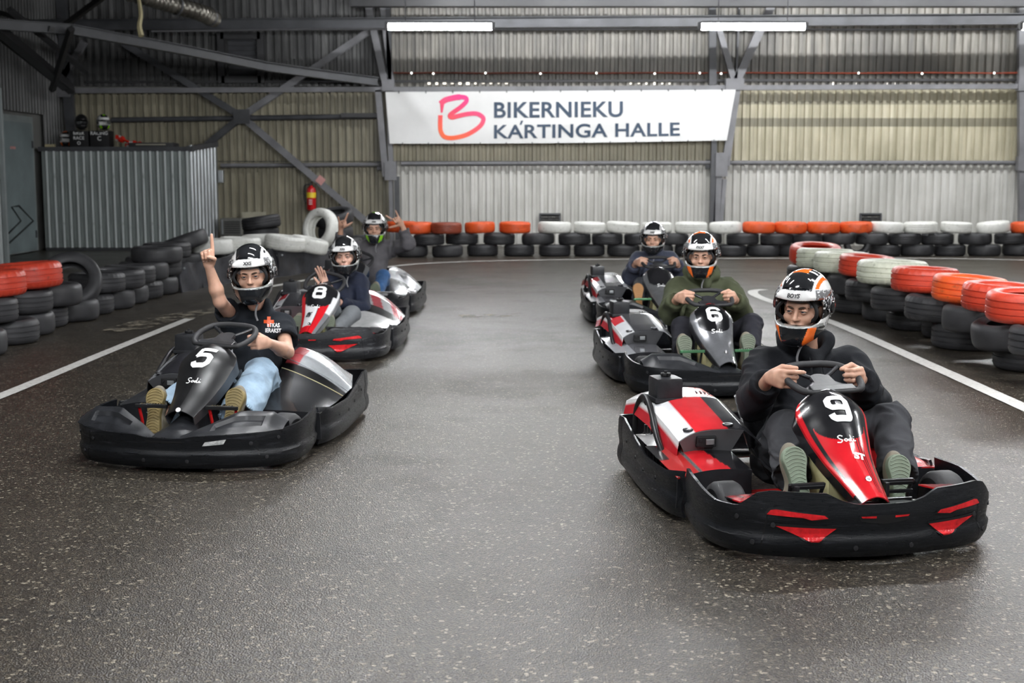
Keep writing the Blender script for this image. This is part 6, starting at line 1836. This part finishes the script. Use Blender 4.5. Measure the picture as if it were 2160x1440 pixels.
    person(2, 'driver in a slate blue jacket with thumb raised, white and black helmet, rear right', dict(
        head=(1378, 505, 1.22), turn=(-17, 4, 0), sl=(1347, 547, 1.32), sr=(1412, 547, 1.32), el=(1330, 583, 1.08), er=(1434, 583, 1.06), wl=(-.160, .835, .632, 1), wr=(.275, .835, .632, 1),
        kl=(1352, 600, .84), kr=(1440, 602, .84), al=(1345, 632, .5), ar=(1435, 632, .5),
        hl=('grip', (.30, -.93, .05), (.93, .30, -.10), 1), hr=('grip', (-.30, -.93, .05), (-.93, .30, -.10), -1),
        fl=(1347, 627, .40, 12, 0), fr=(1425, 630, .40, 12, 0), sole='sole_brown', upper='shoe_dark', top='jacket_blue', topname='jacket', trousers='trouser_grey', sleeve='long', bulk=1.08, slv=1.15, collar=True,
        helmet='white', brand='XXS', hel=1.03, vox=.0065, cvox=.010, hvox=.006, fold=.010, look=(0, 0), iris='eye_iris_brown'))
drivers()

# ---- gear on the shed roof
def shed_gear():
    def spare_helmet(px, label, style, yaw, z, Y=SHY + .55, k=1.0):
        c = V3((xat(px, Y, 2.1), Y, z)); t = thing('helmet', label, 'helmet', c)
        v = Vol((-.24, -.24, -.22), (.24, .24, .24), .008); R = rot_from(yaw, 0); q = lambda x, y, z_: R @ V3((x, y, z_ + .165))
        v = Vol((-.24, -.24, -.05), (.24, .24, .38), .008)
        v.el(q(0, .015, .02), (.132, .166, .148), R, .01); v.el(q(0, -.045, -.07), (.112, .122, .09), R, .06); v.el(q(0, .01, .012), (.108, .14, .122), R, .01, sub=True)
        v.rc(q(0, -.01, -.04), q(0, -.015, -.3), .098, .09, .02, sub=True); v.bx(q(0, -.15, -.006), (.105, .12, .053), .04, R, .01, sub=True)
        cf = helmet_cols(style); Rn = np.array(R)
        def cols(P, N):
            C = cf((P - np.array((0, 0, .165))) @ Rn)
            if style == 'plain': C[:] = (.010, .010, .011)
            return C
        vol_obj('shell', v, 'helmet_gloss', t, (0, 0, 0), 1, None, cols)
        MB().lathe([(.001, .012), (.09, .012), (.105, .03)], 16).build('lining', 'lining_black', t, True)
        return t
    zt = SHED_TOP
    spare_helmet(140, 'black and orange helmet at the left end of the shed roof', 'orange', .2, zt, Y=SHY + .6)
    bag = []
    for px, lab, lines in ((172, 'black gear box with white lettering on the shed roof, left one', ('BIKER', 'RACE', 'O')), (215, 'black gear box with white lettering under the green helmet', ('RACING', 'C'))):
        Y = SHY + .5; t = thing('gear_box', lab, 'box', (xat(px, Y, 2.2), Y, zt))
        MB().box((0, 0, .165), (.385, .34, .33), bev=.03).build('case', 'slot_black', t, True)
        MB().tube([(-.08, -.17, .30), (0, -.185, .31), (.08, -.17, .30)], .008, 6).build('handle', 'kart_plastic', t, True)
        z = .275
        for b_, sz in zip(lines, (.085, .09, .09) if len(lines) == 3 else (.095, .12)):
            vs, fs = text_geo(b_, sz, .001, 0); ob('lettering', mkmesh('lettering', [V3((v.x, -.172, z + v.y)) for v in vs], fs, 'digit_white'), t); z -= sz + .01
    spare_helmet(174, 'plain black helmet stacked on the left gear box', 'plain', .3, zt + .335, Y=SHY + .5)
    spare_helmet(220, 'white and green helmet stacked on the right gear box', 'green', .5, zt + .335, Y=SHY + .5)
    Y = SHY + .5
    t = thing('glove_pair', 'red and white gloves lying beside the gear boxes on the shed', 'gloves', (xat(270, Y, 2.1), Y, zt))
    for k, (x, a) in enumerate(((-.09, .5), (.10, -.4))):
        v = Vol((-.25, -.25, -.02), (.3, .3, .3), .01)
        b0 = V3((x * 1.3, 0, .07 + .09 * (1 - k))); f = V3((math.cos(a), -.2, math.sin(-a) * .5)).normalized()
        v.rc(b0 - f * .15, b0, .06, .07, .03)
        for j in range(4): v.rc(b0 + V3((0, -.04 + .028 * j, 0)), b0 + f * .17 + V3((0, -.06 + .04 * j, -.012 * j)), .023, .018, .006)
        v.rc(b0, b0 + V3((.03, -.09, .02)), .018, .014, .008)
        vol_obj('glove', v, 'helmet_gloss', t, (0, 0, 0), 1, None, lambda P, N: np.where((vnoise(P * 14, 3) > -.35)[:, None], np.array((.70, .03, .015)), np.array((.75, .75, .75))))
    t = thing('dark_cushion', 'flat dark pad lying right of the red gloves on the shed', 'pad', (xat(325, Y, 2.1), Y, zt))
    MB().box((0, 0, .045), (.9, .5, .09), bev=.02).build('pad', 'steel_dark', t, True)
    MB().box((0, -.24, .05), (.6, .03, .02), bev=.004).build('trim_strip', 'cardboard', t)
    tag(MB().box(V3((xat(106, Y, 2.1), Y, zt + .03)), (.18, .12, .06), bev=.01).build('wood_block', 'strap_yellow'), 'small yellow wooden block at the left end of the shed roof', 'block')
shed_gear()
